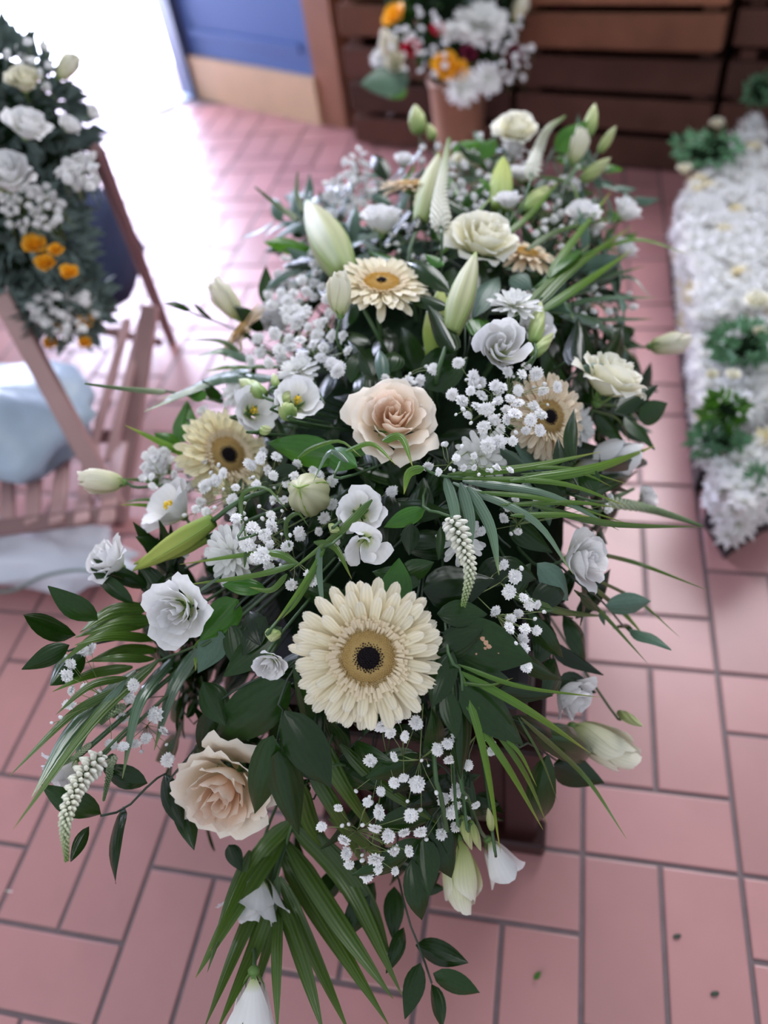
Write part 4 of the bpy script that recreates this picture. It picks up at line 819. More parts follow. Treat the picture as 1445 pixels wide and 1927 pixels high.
flower('lis', 'white lisianthus at the far right edge', 1181, 396, 76, (.4, .5, .5), lift=0.0)
flower('lis', 'small white bloom left of the far cream buds', 957, 376, 68, (-.1, .8, .5), lift=0.03)
flower('lis', 'small white bloom under the curved far spike', 980, 326, 60, (.1, .8, .5), lift=0.02)
flower('lis', 'small white bloom in the far right greenery', 1072, 345, 56, (.2, .7, .5), lift=0.02)
flower('tulipc', 'pale bud bloom at the far top right', 1086, 272, 44, (.2, .8, .3), lift=0.02)
flower('tulipc', 'pale closed bloom sticking out farthest right over the floor', 1262, 645, 50, (.85, .1, .3), lift=-0.01)
flower('tulipc', 'greenish closed bloom sticking out farthest left over the wooden chair', 188, 903, 56, (-.9, .1, .4), lift=-0.02)
flower('tulipc', 'grey-green closed bloom at the upper left over the shining floor', 424, 562, 56, (-.5, .7, .3), lift=-0.01)
flower('lis', 'large white bloom hanging behind the bottom palm', 482, 1696, 165, (-.1, -.75, .4), lift=-0.03)
flower('bell', 'white bell bloom hanging lowest at the bottom edge', 474, 1895, 128, (-.02, -.95, .2), lift=-0.03, stem_to=[(480, 1790, -.03), (484, 1730, -.03)], stemr=.0022)
flower('lis2', 'white bloom behind the silvery palm tips at the lower left', 118, 1452, 116, (-.5, -.45, .5), lift=-0.01)
flower('lis', 'white bloom partly hidden behind the upright bud at upper right', 1008, 618, 100, (.3, .2, .8), lift=0.02)
flower('lis', 'blurred white bloom right of the long dark spike', 1218, 936, 58, (.5, .3, .6), lift=-0.03)
flower('lis', 'blurred white bloom above the lime palm blades', 1178, 468, 66, (.4, .5, .5), lift=0.0)
flower('lis', 'white bloom at the far back left by the baby breath', 760, 300, 50, (0, .7, .6), lift=0.02)
flower('lis', 'white bloom at the back below the cream rose', 968, 280, 50, (0, .4, .8), lift=0.025)
flower('lis2', 'blurred white bloom at the left behind the palm blade', 300, 875, 92, (-.5, .4, .5), lift=-0.01)

# ================================================================== CHRYSANTHEMUMS
mum('white chrysanthemum above the spiral lisianthus', 966, 580, 108, (.05, .72, .6), lift=0.05)
mum('white chrysanthemum half covered by baby breath at left centre', 440, 1045, 130, (-.35, 0, .9), lift=0.02)
mum('white chrysanthemum under the baby breath right of the central rose', 905, 858, 112, (0, -.15, .95), lift=0.012, n=(14, 12, 8, 4))
mum('white daisy petals behind the hanging white spike', 868, 1016, 100, (.1, 0, .9), lift=0.01, n=(12, 6, 3, 2))
mum('white chrysanthemum behind the stamened cup at upper left', 562, 702, 88, (-.05, .6, .7), lift=0.03)
mum('white chrysanthemum behind the leftmost open cup', 452, 742, 84, (-.3, .5, .7), lift=0.015)
mum('white chrysanthemum peeping out behind the peach-tinted gerbera', 1085, 800, 90, (.6, .1, .7), lift=-0.01)
mum('half-closed chrysanthemum seen from behind at the left edge', 392, 785, 50, (-.7, .7, -.1), lift=0.03, close=.9)
mum('white chrysanthemum in the far right part behind the lime blades', 1105, 425, 70, (0, .7, .6), lift=0.02)

# ================================================================== LILY BUDS
bud('large striped lily bud leaning left at the back of the far gerbera', 652, 520, 577, 378, 74, 'lily', 0.03, 0.055)
bud('lily bud standing right of the far gerbera', 848, 628, 896, 474, 52, 'lily', 0.035, 0.06)
bud('lily bud in the shade right of the far gerbera', 818, 672, 830, 540, 56, 'lilyg', 0.005, 0.03)
p = on(590, 938, .0); q = on(575, 920, .0); 
bud('stubby lily bud seen end-on above the front gerbera', 0, 0, 0, 0, 84, 'lily', p0=on(592, 938, .012), p1=on(592, 938, .012) + vd(-.12, .12, 1)*.066)
bud('green lily bud pointing left below the left lisianthus cup', 400, 980, 250, 1074, 44, 'lilyg', 0.035, 0.035)
bud('second green lily bud lying against the first at the left', 390, 1010, 252, 1062, 36, 'lilyg', 0.025, 0.025)
bud('slim lily bud behind the tall pale spike in the far part', 790, 420, 826, 288, 44, 'lily', 0.02, 0.05)
bud('green lily bud in the far centre below the cream rose', 940, 395, 947, 295, 46, 'lilyg', 0.01, 0.035)

# ================================================================== LISIANTHUS BUDS
for row in (('pointed green-white bud lying over the leftmost cup', 496, 742, 449, 714, 30), ('plump round bud in front of the stamened cup', 548, 782, 530, 762, 36), ('small green bud beside the plump bud', 530, 762, 545, 735, 22),
            ('small upright green bud between the two left cups', 520, 728, 514, 702, 16), ('small green bud below the left cups', 490, 812, 512, 806, 20), ('small round bud left of the front gerbera', 516, 1184, 510, 1208, 32),
            ('little bud between the lily bud end and the open cup', 632, 990, 622, 1002, 26), ('tall upright bud right of the spiral lisianthus', 1005, 645, 1018, 566, 30), ('slanting bud beside the tall upright bud', 1005, 668, 1042, 626, 24),
            ('thin bud on a long stem at right over the pale rose', 1088, 675, 1112, 676, 10), ('slender bud on a long stem farthest right of the hanging lisianthus', 1166, 1342, 1210, 1367, 20), ('left green bud over the hanging white bell', 868, 1540, 888, 1600, 20),
            ('right green bud over the hanging white bell', 885, 1548, 905, 1602, 18), ('bud standing at the back left corner', 788, 250, 781, 196, 34), ('bud standing highest at the far right', 1106, 255, 1120, 194, 26), ('second bud at the far right', 1128, 285, 1160, 236, 20),
            ('third pale bud at the far right', 1095, 340, 1150, 296, 26), ('cream bud in front of the far white blooms', 985, 396, 1034, 350, 32), ('little green bud at the far back left', 815, 262, 806, 232, 20), ('green bud behind the stand edge', 925, 1560, 918, 1520, 16)):
    bud(row[0], *row[1:], 'lis', 0.045 if row[2] < 1300 and row[1] < 1080 and row[2] > 500 else 0.01)

# ================================================================== SPIKES
spike('white loosestrife spike hanging in the middle between the silvery blades', [(848, 972), (868, 1020), (884, 1075), (872, 1138)], 54, 16, .05, stem_to=[(828, 965, .05), (795, 948, .03)])
spike('long white loosestrife spike hanging over the floor at the lower left', [(190, 1420), (150, 1470), (124, 1540), (125, 1618)], 56, 14, .03, stem_to=[(240, 1370, .03), (290, 1330, .0)])
spike('dark loosestrife spike pointing right over the pink tiles', [(1140, 944), (1210, 955), (1270, 972), (1322, 990)], 36, 5, .01, 'spkg')
spike('tall pale spike standing in the far part of the spray', [(830, 430), (828, 380), (835, 320), (845, 262)], 44, 12, .06)
spike('curved pale spike at the far right', [(1000, 330), (1010, 290), (1030, 245), (1062, 220)], 36, 8, .04)
spike('thin green spike pointing left over the chair', [(310, 738), (270, 735), (220, 730), (160, 722)], 18, 5, .0, 'spkg')
spike('short green spike hanging beside the long white one at left', [(212, 1420), (207, 1450), (195, 1506)], 30, 8, .0, 'spkg')
spike('small green spike left of the long white one', [(170, 1400), (140, 1425), (100, 1448)], 18, 6, .015, 'spkg')
spike('small green spike under the silvery palm', [(232, 1330), (210, 1340), (190, 1360)], 28, 14, .0, 'spkg')
spike('blurred green spike at the far left', [(560, 415), (520, 385), (480, 352)], 18, 5, .0, 'spkg')
spike('small dark spike above the long one at the right', [(1130, 950), (1160, 935), (1192, 920)], 20, 8, .0, 'spkg')
spike('blurred upright green spike behind the striped lily bud', [(570, 400), (558, 360), (560, 325)], 16, 5, .0, 'spkg')

# ================================================================== BABY'S BREATH
def C(px, py, sx, sy, *r): return [(px + x/4.817, py + y/4.817) for x, y in r]
low = [(637, 1520), (605, 1556), (691, 1510), (714, 1529, 1.15), (706, 1558, 1.3), (730, 1573, 1.3), (648, 1580, 1.15), (651, 1606), (657, 1627), (706, 1616, 1.5), (690, 1646, 1.1), (712, 1635, 1.1), (743, 1639, .9), (770, 1602), (760, 1566, 1.1), (773, 1534, 1.1), (791, 1566), (742, 1600)]
gyp('baby breath sprig hanging lowest in front at the bottom', low, (700, 1590), [(680, 1553), (642, 1555), (683, 1608), (730, 1601), (684, 1618), (745, 1598), (697, 1500), (657, 1552)], 25, .035, face=(0, -.1, 1), jit=.006)
gyp('baby breath sprig just under the front gerbera', [(697, 1432, 1.3), (742, 1424, .8), (742, 1473, 1.1), (759, 1464), (785, 1476, 1.2), (717, 1489, .8), (823, 1411, 1.1), (762, 1386), (783, 1361, 1.1), (720, 1365, 1.2), (735, 1380), (748, 1350), (858, 1385), (842, 1400, .9)], (790, 1430), [(668, 1487), (792, 1432), (806, 1441), (820, 1489), (768, 1507), (793, 1523), (700, 1508)], 26, .02)
gyp('baby breath sprig in the shade left of the hanging bell', [(856, 1490, 1.2), (834, 1504), (859, 1515), (830, 1570, 1.1), (858, 1556, .9), (880, 1545, .7), (895, 1515, .8), (850, 1530)], (850, 1470), [(843, 1522), (872, 1500), (800, 1580)], 25, .0)
gyp('baby breath blossoms between the striped palm blades', [(918, 1386, 1.1), (924, 1414), (905, 1380), (880, 1440), (845, 1430), (870, 1420)], (880, 1400), [(930, 1400)], 24, .01)
gyp('baby breath sprig right of the hanging spike', [(947, 1063, .9), (968, 1085, 1.2), (958, 1114, 1.1), (932, 1150), (985, 1125), (996, 1138), (1011, 1138), (960, 1165, 1.1), (958, 1182, 1.1), (988, 1183, 1.1), (1010, 1187, .9), (984, 1202, 1.1), (975, 1155), (990, 1255), (985, 1220)], (895, 1120), [(980, 1067), (1026, 1153), (1005, 1166), (968, 1209), (997, 1250), (1024, 1150)], 25, .02)
gyp('big baby breath cloud left of the far gerbera', [(560, 605, 1.5), (545, 640, 1.1), (485, 637, 1.2), (517, 628, 1.1), (565, 640), (525, 662, 1.3), (472, 678, 1.2), (490, 665, 1.1), (507, 683, 1.1), (597, 632, 1.4), (590, 648), (608, 655, 1.1), (624, 632), (618, 590), (635, 593), (575, 590), (605, 675, 1.1), (565, 670), (640, 690), (635, 698, 1.2), (620, 685), (655, 660), (645, 632), (548, 655), (530, 677), (600, 610), (610, 605), (580, 615), (625, 683), (540, 600)] + scat(560, 560, 60, 35, 12), (560, 640), scat(570, 640, 90, 60, 16, 12), 25, .03)
gyp('baby breath blossoms above the central rose', [(768, 718, 1.2), (790, 716, 1.2), (782, 735), (742, 720), (815, 695, 1.1), (802, 760, 1.2), (725, 712), (735, 728)], (800, 720), [(772, 702), (800, 690), (797, 770)], 24, .03)
gyp('dense baby breath cloud covering the right-hand gerbera', [(862, 682, 1.1), (890, 712, 1.3), (885, 735), (850, 742, 1.1), (868, 755, 1.2), (905, 745, 1.2), (895, 765, 1.1), (915, 770, 1.3), (930, 725), (945, 728), (937, 755), (960, 750, 1.1), (975, 735, 1.2), (975, 760), (968, 780, 1.2), (910, 804, 1.2), (942, 808, 1.2), (952, 790), (998, 790, 1.2), (1008, 703, 1.3), (982, 705, 1.1), (1048, 728, .9), (1022, 736, .9), (1005, 765, 1.1), (1018, 780), (918, 838, 1.3), (940, 830, 1.2), (935, 740), (880, 782), (955, 700), (990, 690), (1015, 810), (930, 790), (952, 770), (905, 720), (990, 810), (965, 830)], (920, 770), scat(950, 760, 100, 80, 20, 12), 25, .045)
gyp('open baby breath twig with bare branching stems below the central rose', [(805, 878, 1.0), (825, 888, 1.0), (858, 862, .9), (872, 880, .9), (892, 858, .9), (892, 880, .9), (838, 836, .7), (935, 880), (960, 885)], (880, 850), [(847, 880), (855, 884), (915, 885), (925, 888), (902, 892), (832, 838), (870, 838)], 20, .05)
gyp('baby breath sprig over the yellow-cream gerbera', [(380, 850, 1.1), (383, 868), (420, 890, 1.2), (405, 905, 1.2), (385, 915, 1.2), (443, 918), (437, 941, 1.2), (378, 944, 1.2), (369, 958), (388, 963), (365, 1000, 1.2), (371, 1018), (347, 1042, .9), (360, 915), (470, 875, 1.2), (492, 863, 1.2), (515, 895, 1.1), (482, 912)], (440, 930), scat(420, 930, 70, 60, 14, 12) + [(328, 983), (350, 970)], 24, .035)
gyp('baby breath sprig in front of the stubby lily bud', [(560, 873, 1.2), (590, 885), (534, 942), (515, 940), (560, 955), (553, 895), (505, 885, 1.1), (495, 850), (520, 860), (538, 910), (625, 905), (600, 895)], (530, 910), scat(530, 900, 60, 50, 10, 12), 23, .025)
gyp('dense baby breath on the chrysanthemum at left centre', [(445, 975), (448, 986, 1.2), (475, 995, 1.2), (465, 1025, 1.3), (512, 990, 1.1), (500, 1008, 1.3), (508, 1025), (495, 1045, 1.4), (515, 1045, 1.2), (505, 1068, 1.3), (510, 970), (562, 1000, 1.2), (540, 1028), (548, 1100), (435, 960), (590, 1092, 1.1), (580, 1080), (455, 1010), (480, 1050)], (510, 1010), scat(500, 1010, 60, 60, 16, 12), 25, .04)
gyp('baby breath left of the open cup above the front gerbera', [(625, 950), (610, 975, 1.1), (600, 1000), (630, 1020), (648, 1050), (738, 925, 1.0), (565, 1010)], (630, 1000), [(640, 1040)], 24, .0)
gyp('baby breath sprig at the left end of the silvery palm', [(133, 1250, 1.0), (125, 1272, 1.2), (155, 1225), (172, 1222), (250, 1290, 1.1), (243, 1312, 1.2), (232, 1350), (292, 1345, 1.2), (275, 1390), (232, 1405), (210, 1400, 1.1), (315, 1430, 1.0), (135, 1300), (130, 1325), (160, 1295), (308, 1375), (190, 1310), (255, 1400)], (310, 1310), [(124, 1233), (99, 1361), (116, 1351), (315, 1400), (222, 1353), (265, 1415)], 26, .01)
gyp('blurred baby breath at the left edge below the broad bloom', scat(310, 880, 50, 42, 20, 14), (320, 890), scat(310, 880, 45, 40, 6), 22, .0)
gyp('blurred baby breath at the back left', scat(675, 310, 32, 30, 12, 12), (680, 330), [], 18, .02)
gyp('blurred baby breath in the far left part', scat(655, 370, 50, 45, 26, 12), (660, 390), [], 17, .01)
gyp('blurred baby breath in the far centre', scat(860, 350, 70, 50, 30, 13), (860, 360), [], 17, .02)
gyp('blurred baby breath at the far right', scat(1060, 400, 80, 70, 26, 14), (1060, 420), [], 16, .01)
gyp('baby breath behind the half-closed lisianthus in the far left part', scat(575, 520, 55, 50, 22, 14), (580, 530), scat(575, 520, 45, 40, 6), 21, .01)
gyp('baby breath under the palm blades at the far right side', scat(1130, 570, 70, 50, 22, 15), (1120, 570), [], 17, .0)
gyp('baby breath below the grass blades at the right', [(955, 955, 1.1), (948, 975), (970, 940), (1010, 940), (1145, 960), (1148, 935), (1155, 905), (905, 1000), (975, 1000)], (1000, 960), [(960, 1003), (978, 999), (1140, 950)], 20, .015)
gyp('baby breath specks in the far centre foliage', scat(780, 480, 60, 60, 18, 14), (780, 490), scat(780, 470, 60, 60, 8), 14, .01)
gyp('baby breath specks at the very back', scat(900, 300, 120, 50, 26, 13), (900, 310), [], 14, .015)

# ================================================================== THINGS ON THE FLOOR
lf = root('fallen_leaf', 'small green leaf scrap lying on the tile at the bottom right', 'leaf', Matrix.Translation(atz(1012, 1836, 0.02)))
put_leaf(lf, atz(1004, 1843, .02), atz(1018, 1828, .06), .007, 'leafb', V((0, 0, 1)), 2)
lf = root('fallen_petal', 'small white petal fallen on the floor at the lower left', 'petal', Matrix.Translation(atz(10, 1676, 0.02)))
link('petal', GP['mum'][0], lf, Matrix.Scale(.012, 4))
for i, (x, y) in enumerate(((1274, 1762), (1345, 1870))):
    mb = MB(); c = atz(x, y, .01); mb.ell(V((0, 0, 0)), V((.006, .002, 0)), V((-.001, .003, 0)), V((0, 0, .0012)), n=7)
    tag(link('dirt_speck', mb.mesh('dirt_speck', M['dstem']), None, Matrix.Translation(c)), ('grey speck of dirt on the tile right of the small green scrap', 'grey speck of dirt close to the bottom right corner')[i], 'dirt')

mb = MB(); mb.tube(spline([atz(-60, 1110, .3), atz(20, 1112, .3), atz(80, 1085, .4), atz(150, 1073, .6), atz(215, 1085, 1.0)], 20), .0035, .0025, 6)
tag(link('pale_stalk', mb.mesh('pale_stalk', M['greyp'])), 'pale grey-green stalk curving over the floor at the left edge', 'stalk')  # stands for a blurred plant stem over the floor

# ================================================================== WOODEN FOLDING CHAIR AT LEFT
ch = root('wooden_folding_chair', 'pinkish wooden slatted folding chair holding flowers at the left', 'chair', Matrix.Translation(atz(100, 1000, 0)))
ci = ch.matrix_world.inverted()
def bar(name, a, b, w_, t_, m, parent=ch):
    y = (b-a).normalized(); z = (-FW - y*(-FW).dot(y)).normalized(); x = y.cross(z)
    inv = parent.matrix_world.inverted().to_3x3(); o = parent.matrix_world.inverted() @ (a - x*w_/2 - z*t_/2)
    return bevbox(name, o, x*w_, y*(b-a).length, z*t_, m, parent, 0.003)
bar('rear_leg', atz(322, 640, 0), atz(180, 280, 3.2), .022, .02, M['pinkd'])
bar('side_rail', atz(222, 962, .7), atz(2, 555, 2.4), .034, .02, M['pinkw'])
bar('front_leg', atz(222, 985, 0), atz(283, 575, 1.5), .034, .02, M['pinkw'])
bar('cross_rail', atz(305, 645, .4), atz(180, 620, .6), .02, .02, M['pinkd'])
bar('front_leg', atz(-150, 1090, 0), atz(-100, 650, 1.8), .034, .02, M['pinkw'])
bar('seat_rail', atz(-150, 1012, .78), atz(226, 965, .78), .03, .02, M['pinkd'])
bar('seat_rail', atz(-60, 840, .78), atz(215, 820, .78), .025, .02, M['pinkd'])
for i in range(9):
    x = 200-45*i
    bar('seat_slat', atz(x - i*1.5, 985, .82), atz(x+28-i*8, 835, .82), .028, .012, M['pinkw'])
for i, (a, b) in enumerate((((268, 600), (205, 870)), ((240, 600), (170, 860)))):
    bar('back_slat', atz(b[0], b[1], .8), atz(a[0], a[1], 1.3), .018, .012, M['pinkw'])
def crumple(nm, lb, cat, c, rx, ry, rz, m, seed, amp=.35):
    vs = []; fs = []; n, k = 22, 12; rnd = V((seed*3.1, seed, 0))
    for j in range(k+1):
        for i in range(n):
            a = 2*PI*i/n; b = -PI/2+PI*j/k; d = V((math.cos(a)*math.cos(b), math.sin(a)*math.cos(b), math.sin(b)))
            q = 1 + amp*noise.noise(d*2.2+rnd) + amp*.4*noise.noise(d*6+rnd); vs.append(V((d.x*rx*q, d.y*ry*q, max(-rz*.6, d.z*rz*q))))
    for j in range(k):
        for i in range(n): fs.append((j*n+i, j*n+(i+1) % n, (j+1)*n+(i+1) % n, (j+1)*n+i))
    return tag(link(nm, me_from(nm, vs, fs, m), None, Matrix.Translation(c)), lb, cat)
crumple('wrapping_film', 'crumpled pale blue wrapping film behind the chair rail at left edge', 'wrapping', atz(20, 790, 1.1), .17, .14, .07, M['paperb'], 2)
crumple('white_sack', 'white crumpled sack on the floor under the chair seat', 'bag', atz(60, 1045, .25), .22, .07, .05, M['paper'], 3)
crumple('navy_mass', 'dark navy mass behind the left flowers', 'mass', atz(165, 480, 1.2), .10, .16, .17, M['navy'], 4, .25)  # plain dark blue rounded mass behind the left flowers

# ================================================================== FLOWERS ON THE CHAIR (left)
def P(px, py, t): return CAM + ray(px, py)*t
def blob(name, label, cat, c, rx, ry, rz, n, m, ls, seed=1):
    rnd = random.Random(seed); r = root(name, label, cat, Matrix.Translation(c)); mb = MB()
    for i in range(n):
        d = V((rnd.gauss(0, 1), rnd.gauss(0, 1), rnd.gauss(0, 1))).normalized(); p = V((d.x*rx, d.y*ry, d.z*rz))*rnd.uniform(.75, 1.05)
        t = (d + V((rnd.uniform(-1, 1), rnd.uniform(-1, 1), rnd.uniform(-1, 1)))*.8).normalized(); L = ls*rnd.uniform(.6, 1.2); x = t.orthogonal().normalized()*L*.24; k = t.cross(x).normalized()*L*.06
        mb.add([p, p+t*L*.4+x+k, p+t*L, p+t*L*.4-x+k, p+t*L*.45-k], [(0, 1, 4), (1, 2, 4), (2, 3, 4), (3, 0, 4)])
    o = link('leaves', mb.mesh('leaves', m), r); o['kind'] = 'stuff'
    mb = MB(); mb.ell(V((0, 0, 0)), V((rx*.7, 0, 0)), V((0, ry*.8, 0)), V((0, 0, rz*.8)), n=14, m=9); link('foam', mb.mesh('foam', M['dark_core']), r)
    return r
blob('foliage_mound', 'grey-green foliage of the tall arrangement at the upper left', 'foliage', P(15, 240, 1.25), .115, .11, .13, 1100, M['greyp'], .036, 1)
blob('foliage_mound', 'dark green lower foliage of the left arrangement above the yellow flowers', 'foliage', P(35, 430, 1.28), .10, .09, .10, 900, M['greyp'], .036, 2)
blob('foliage_mound', 'dull foliage of the small low posy on the left chair', 'foliage', P(120, 570, 1.34), .07, .07, .06, 300, M['greyp'], .035, 3)
def bg(kind, label, px, py, t, dpx, d, name, **k): return flower(kind, label, px, py, dpx, d, name, p=P(px, py, t), stem=False, **k)
def bgm(label, px, py, t, dpx, d, **k): return mum(label, px, py, dpx, d, p=P(px, py, t), stem=False, **k)
bg('lis2', 'large blurred white lily bloom low at the left edge', 10, 330, 1.10, 130, (.2, .4, .9), 'lily')
bg('lis2', 'blurred white lily bloom above the large one at the left edge', 50, 235, 1.10, 100, (.4, .5, .7), 'lily')
bg('lisc', 'blurred beige bloom at the top of the left arrangement', 45, 150, 1.12, 80, (.2, .5, .8), 'rose')
bg('lis', 'blurred white bloom at the right side of the left arrangement', 130, 235, 1.13, 54, (.6, .4, .6), 'lisianthus')
bg('tulipc', 'blurred cream bloom sticking out of the left arrangement against the doorway', 130, 125, 1.14, 40, (.7, .5, .3), 'lisianthus')
bg('lis', 'small blurred bloom at the right tip of the left arrangement', 176, 212, 1.16, 40, (.8, .3, .3), 'lisianthus')
for i, (x, y, s, lb) in enumerate(((65, 460, 52, 'golden bloom nearest the left edge in the lower arrangement'), (105, 470, 34, 'small golden bloom beside the largest golden one at left'), (85, 495, 44, 'golden bloom below the largest one at left'), (130, 512, 40, 'golden bloom lowest at the right of the left arrangement'), (105, 618, 34, 'yellow bloom in the low posy on the left'), (160, 605, 38, 'yellow bloom at the right side of the low posy'), (95, 645, 30, 'yellow-green bloom at the bottom of the low posy'), (160, 645, 30, 'orange-yellow bloom lowest in the low posy'))):
    bg('small_orange', lb, x, y, 1.17 if i < 4 else 1.30, s, (.2, .4, .9), 'yellow_flower')
def bgy(label, pts, t, sz, n):
    r = root('gypsophila_sprig', label, 'flower', Matrix.Translation(P(pts[0][0], pts[0][1], t))); inv = r.matrix_world.inverted(); mb = MB()
    for x, y in pts:
        p = P(x, y, t + R(-.03, .03)); mb.tube([inv @ (p + V((R(-.01, .01), R(-.01, .01), -.03))), inv @ p], .0006, .0005, 3)
        link('blossom', random.choice(BLS), r, inv @ frame(vd(R(-1, 1), R(-.6, 1), 1), p) @ Matrix.Scale(pxs(p, sz)*.5*R(.8, 1.2), 4))
    link('stems', mb.mesh('stems', M['gstem']), r)
bgy('white stock cluster hanging at the right of the left arrangement', scat(150, 325, 34, 34, 14, 14), 1.15, 28, 0)
bgy('baby breath in the lower left arrangement above the golden blooms', scat(60, 390, 60, 45, 34, 12), 1.15, 17, 0)
bgy('baby breath covering the low posy on the left chair', scat(120, 585, 62, 50, 44, 11), 1.29, 20, 0)
bgy('baby breath high in the left arrangement', scat(60, 120, 60, 50, 16, 16), 1.14, 18, 0)

# ================================================================== MIXED BOUQUET IN A POT (back)
PB = atz(868, 330, 0)
pr = root('plant_pot', 'brown paper-wrapped pot of the colourful bouquet by the crates', 'pot', Matrix.Translation(PB))
def lathe(nm, prof, m, parent, n=20):
    vs = []; fs = []
    for r_, z in prof:
        for i in range(n): a = 2*PI*i/n; vs.append((r_*math.cos(a), r_*math.sin(a), z))
    for j in range(len(prof)-1):
        for i in range(n): fs.append((j*n+i, j*n+(i+1) % n, (j+1)*n+(i+1) % n, (j+1)*n+i))
    fs.append(tuple(range(n-1, -1, -1)))
    return link(nm, me_from(nm, vs, fs, m), parent)
lathe('pot', [(.06, 0), (.075, .16), (.08, .27), (.085, .275), (.085, .29), (.075, .29), (.07, .25), (.0, .25)], M['pot'], pr)
BC = PB + V((0, 0, .46))
blob('foliage_mound', 'dark foliage of the mixed bouquet in front of the crates', 'foliage', BC, .15, .11, .13, 500, M['leaf'], .06, 5)
tB = dep(BC); tt = (tB-.10)
bgm('large white pompon chrysanthemum in the mixed bouquet', 902, 50, tt/1.0, 118, (.05, .3, .9), n=(20, 20, 16, 12))
bgm('white frilled bloom at the lower rim of the mixed bouquet', 870, 165, tt, 74, (0, -.2, .9))
bgm('white frilled bloom at the lower right rim of the mixed bouquet', 915, 150, tt, 66, (.3, -.2, .9))
bgm('small white bloom at the left of the mixed bouquet', 715, 110, tt, 44, (-.5, .1, .9))
bgm('white daisy beside the orange bloom at the centre of the bouquet', 850, 60, tt, 46, (0, .1, .9))
bg('small_orange', 'golden bloom at the top left of the mixed bouquet', 742, 28, tt, 56, (-.5, .2, .8), 'golden_flower')
bg('small_orange', 'orange bloom low in the centre of the mixed bouquet', 838, 124, tt-.02, 60, (-.1, -.1, .9), 'golden_flower')
bg('small_orange', 'second orange bloom next to the low orange one', 862, 134, tt-.02, 46, (.1, -.2, .9), 'golden_flower')
bg('small_red', 'bright red rose at the left of the mixed bouquet', 772, 90, tt-.02, 44, (-.2, 0, .9), 'red_rose')
bg('small_red', 'red rose above the orange bloom in the mixed bouquet', 824, 55, tt, 34, (0, .2, .9), 'red_rose')
bg('small_dred', 'wine red bloom at the right of the mixed bouquet', 970, 105, tt, 42, (.3, 0, .9), 'red_flower')
bg('small_dred', 'wine red bloom under the white pompon', 882, 100, tt-.02, 36, (.1, -.1, .9), 'red_flower')
bg('tulipc', 'pale green bud bloom at the left of the mixed bouquet', 732, 88, tt-.02, 44, (-.2, .3, .8), 'lisianthus')
bg('lisc', 'pale green-white bloom above the left leaves of the bouquet', 742, 118, tt-.02, 50, (-.2, -.1, .9), 'lisianthus')
bg('tulipc', 'pale green bud at the top right of the mixed bouquet', 980, 14, tt, 34, (.3, .5, .6), 'lisianthus')
bgy('baby breath in the right half of the mixed bouquet', scat(960, 90, 40, 70, 24, 11), tt-.03, 14, 0)
bgy('baby breath in the left half of the mixed bouquet', scat(790, 80, 60, 70, 26, 11), tt-.03, 14, 0)
r = root('broad_leaf', 'broad grey-green leaves spreading left below the mixed bouquet', 'foliage', Matrix.Translation(P(740, 150, tt)))
put_leaf(r, P(770, 150, tt), P(678, 158, tt-.05), .07, 'leafg', None, 0); put_leaf(r, P(770, 140, tt), P(700, 128, tt), .05, 'leafg', None, 2); put_leaf(r, P(760, 158, tt), P(730, 185, tt), .05, 'leafb', None, 2)

# ================================================================== WHITE FLORAL LETTER TRIBUTES (right)
def frame2(p, q): return p.lerp(q, .5)
HM = []
for i in range(3):
    mb = MB(); rnd = random.Random(i+40)
    for L, (cnt, tl, ln) in enumerate(((9, .15, 1), (8, .6, .9), (6, 1.05, .7))):
        for k in range(cnt):
            a = 2*PI*(k+.5*L)/cnt + rnd.uniform(-.1, .1); t = tl+rnd.uniform(-.1, .1); l = ln*rnd.uniform(.85, 1.1)
            d = V((math.cos(a)*math.cos(t), math.sin(a)*math.cos(t), math.sin(t))); s = V((-math.sin(a), math.cos(a), 0))*.17
            mb.add([-s*.3, s*.3, d*l*.6+s, d*l, d*l*.6-s], [(0, 1, 2, 4), (4, 2, 3)], [(.5, 0), (.5, 0), (.5, .6), (.5, 1), (.5, .6)])
    HM.append(mb.mesh('chrysanthemum_head', M['mum'], False))
HC = HM[0].copy(); HC.materials.clear(); HC.materials.append(M['cream'])
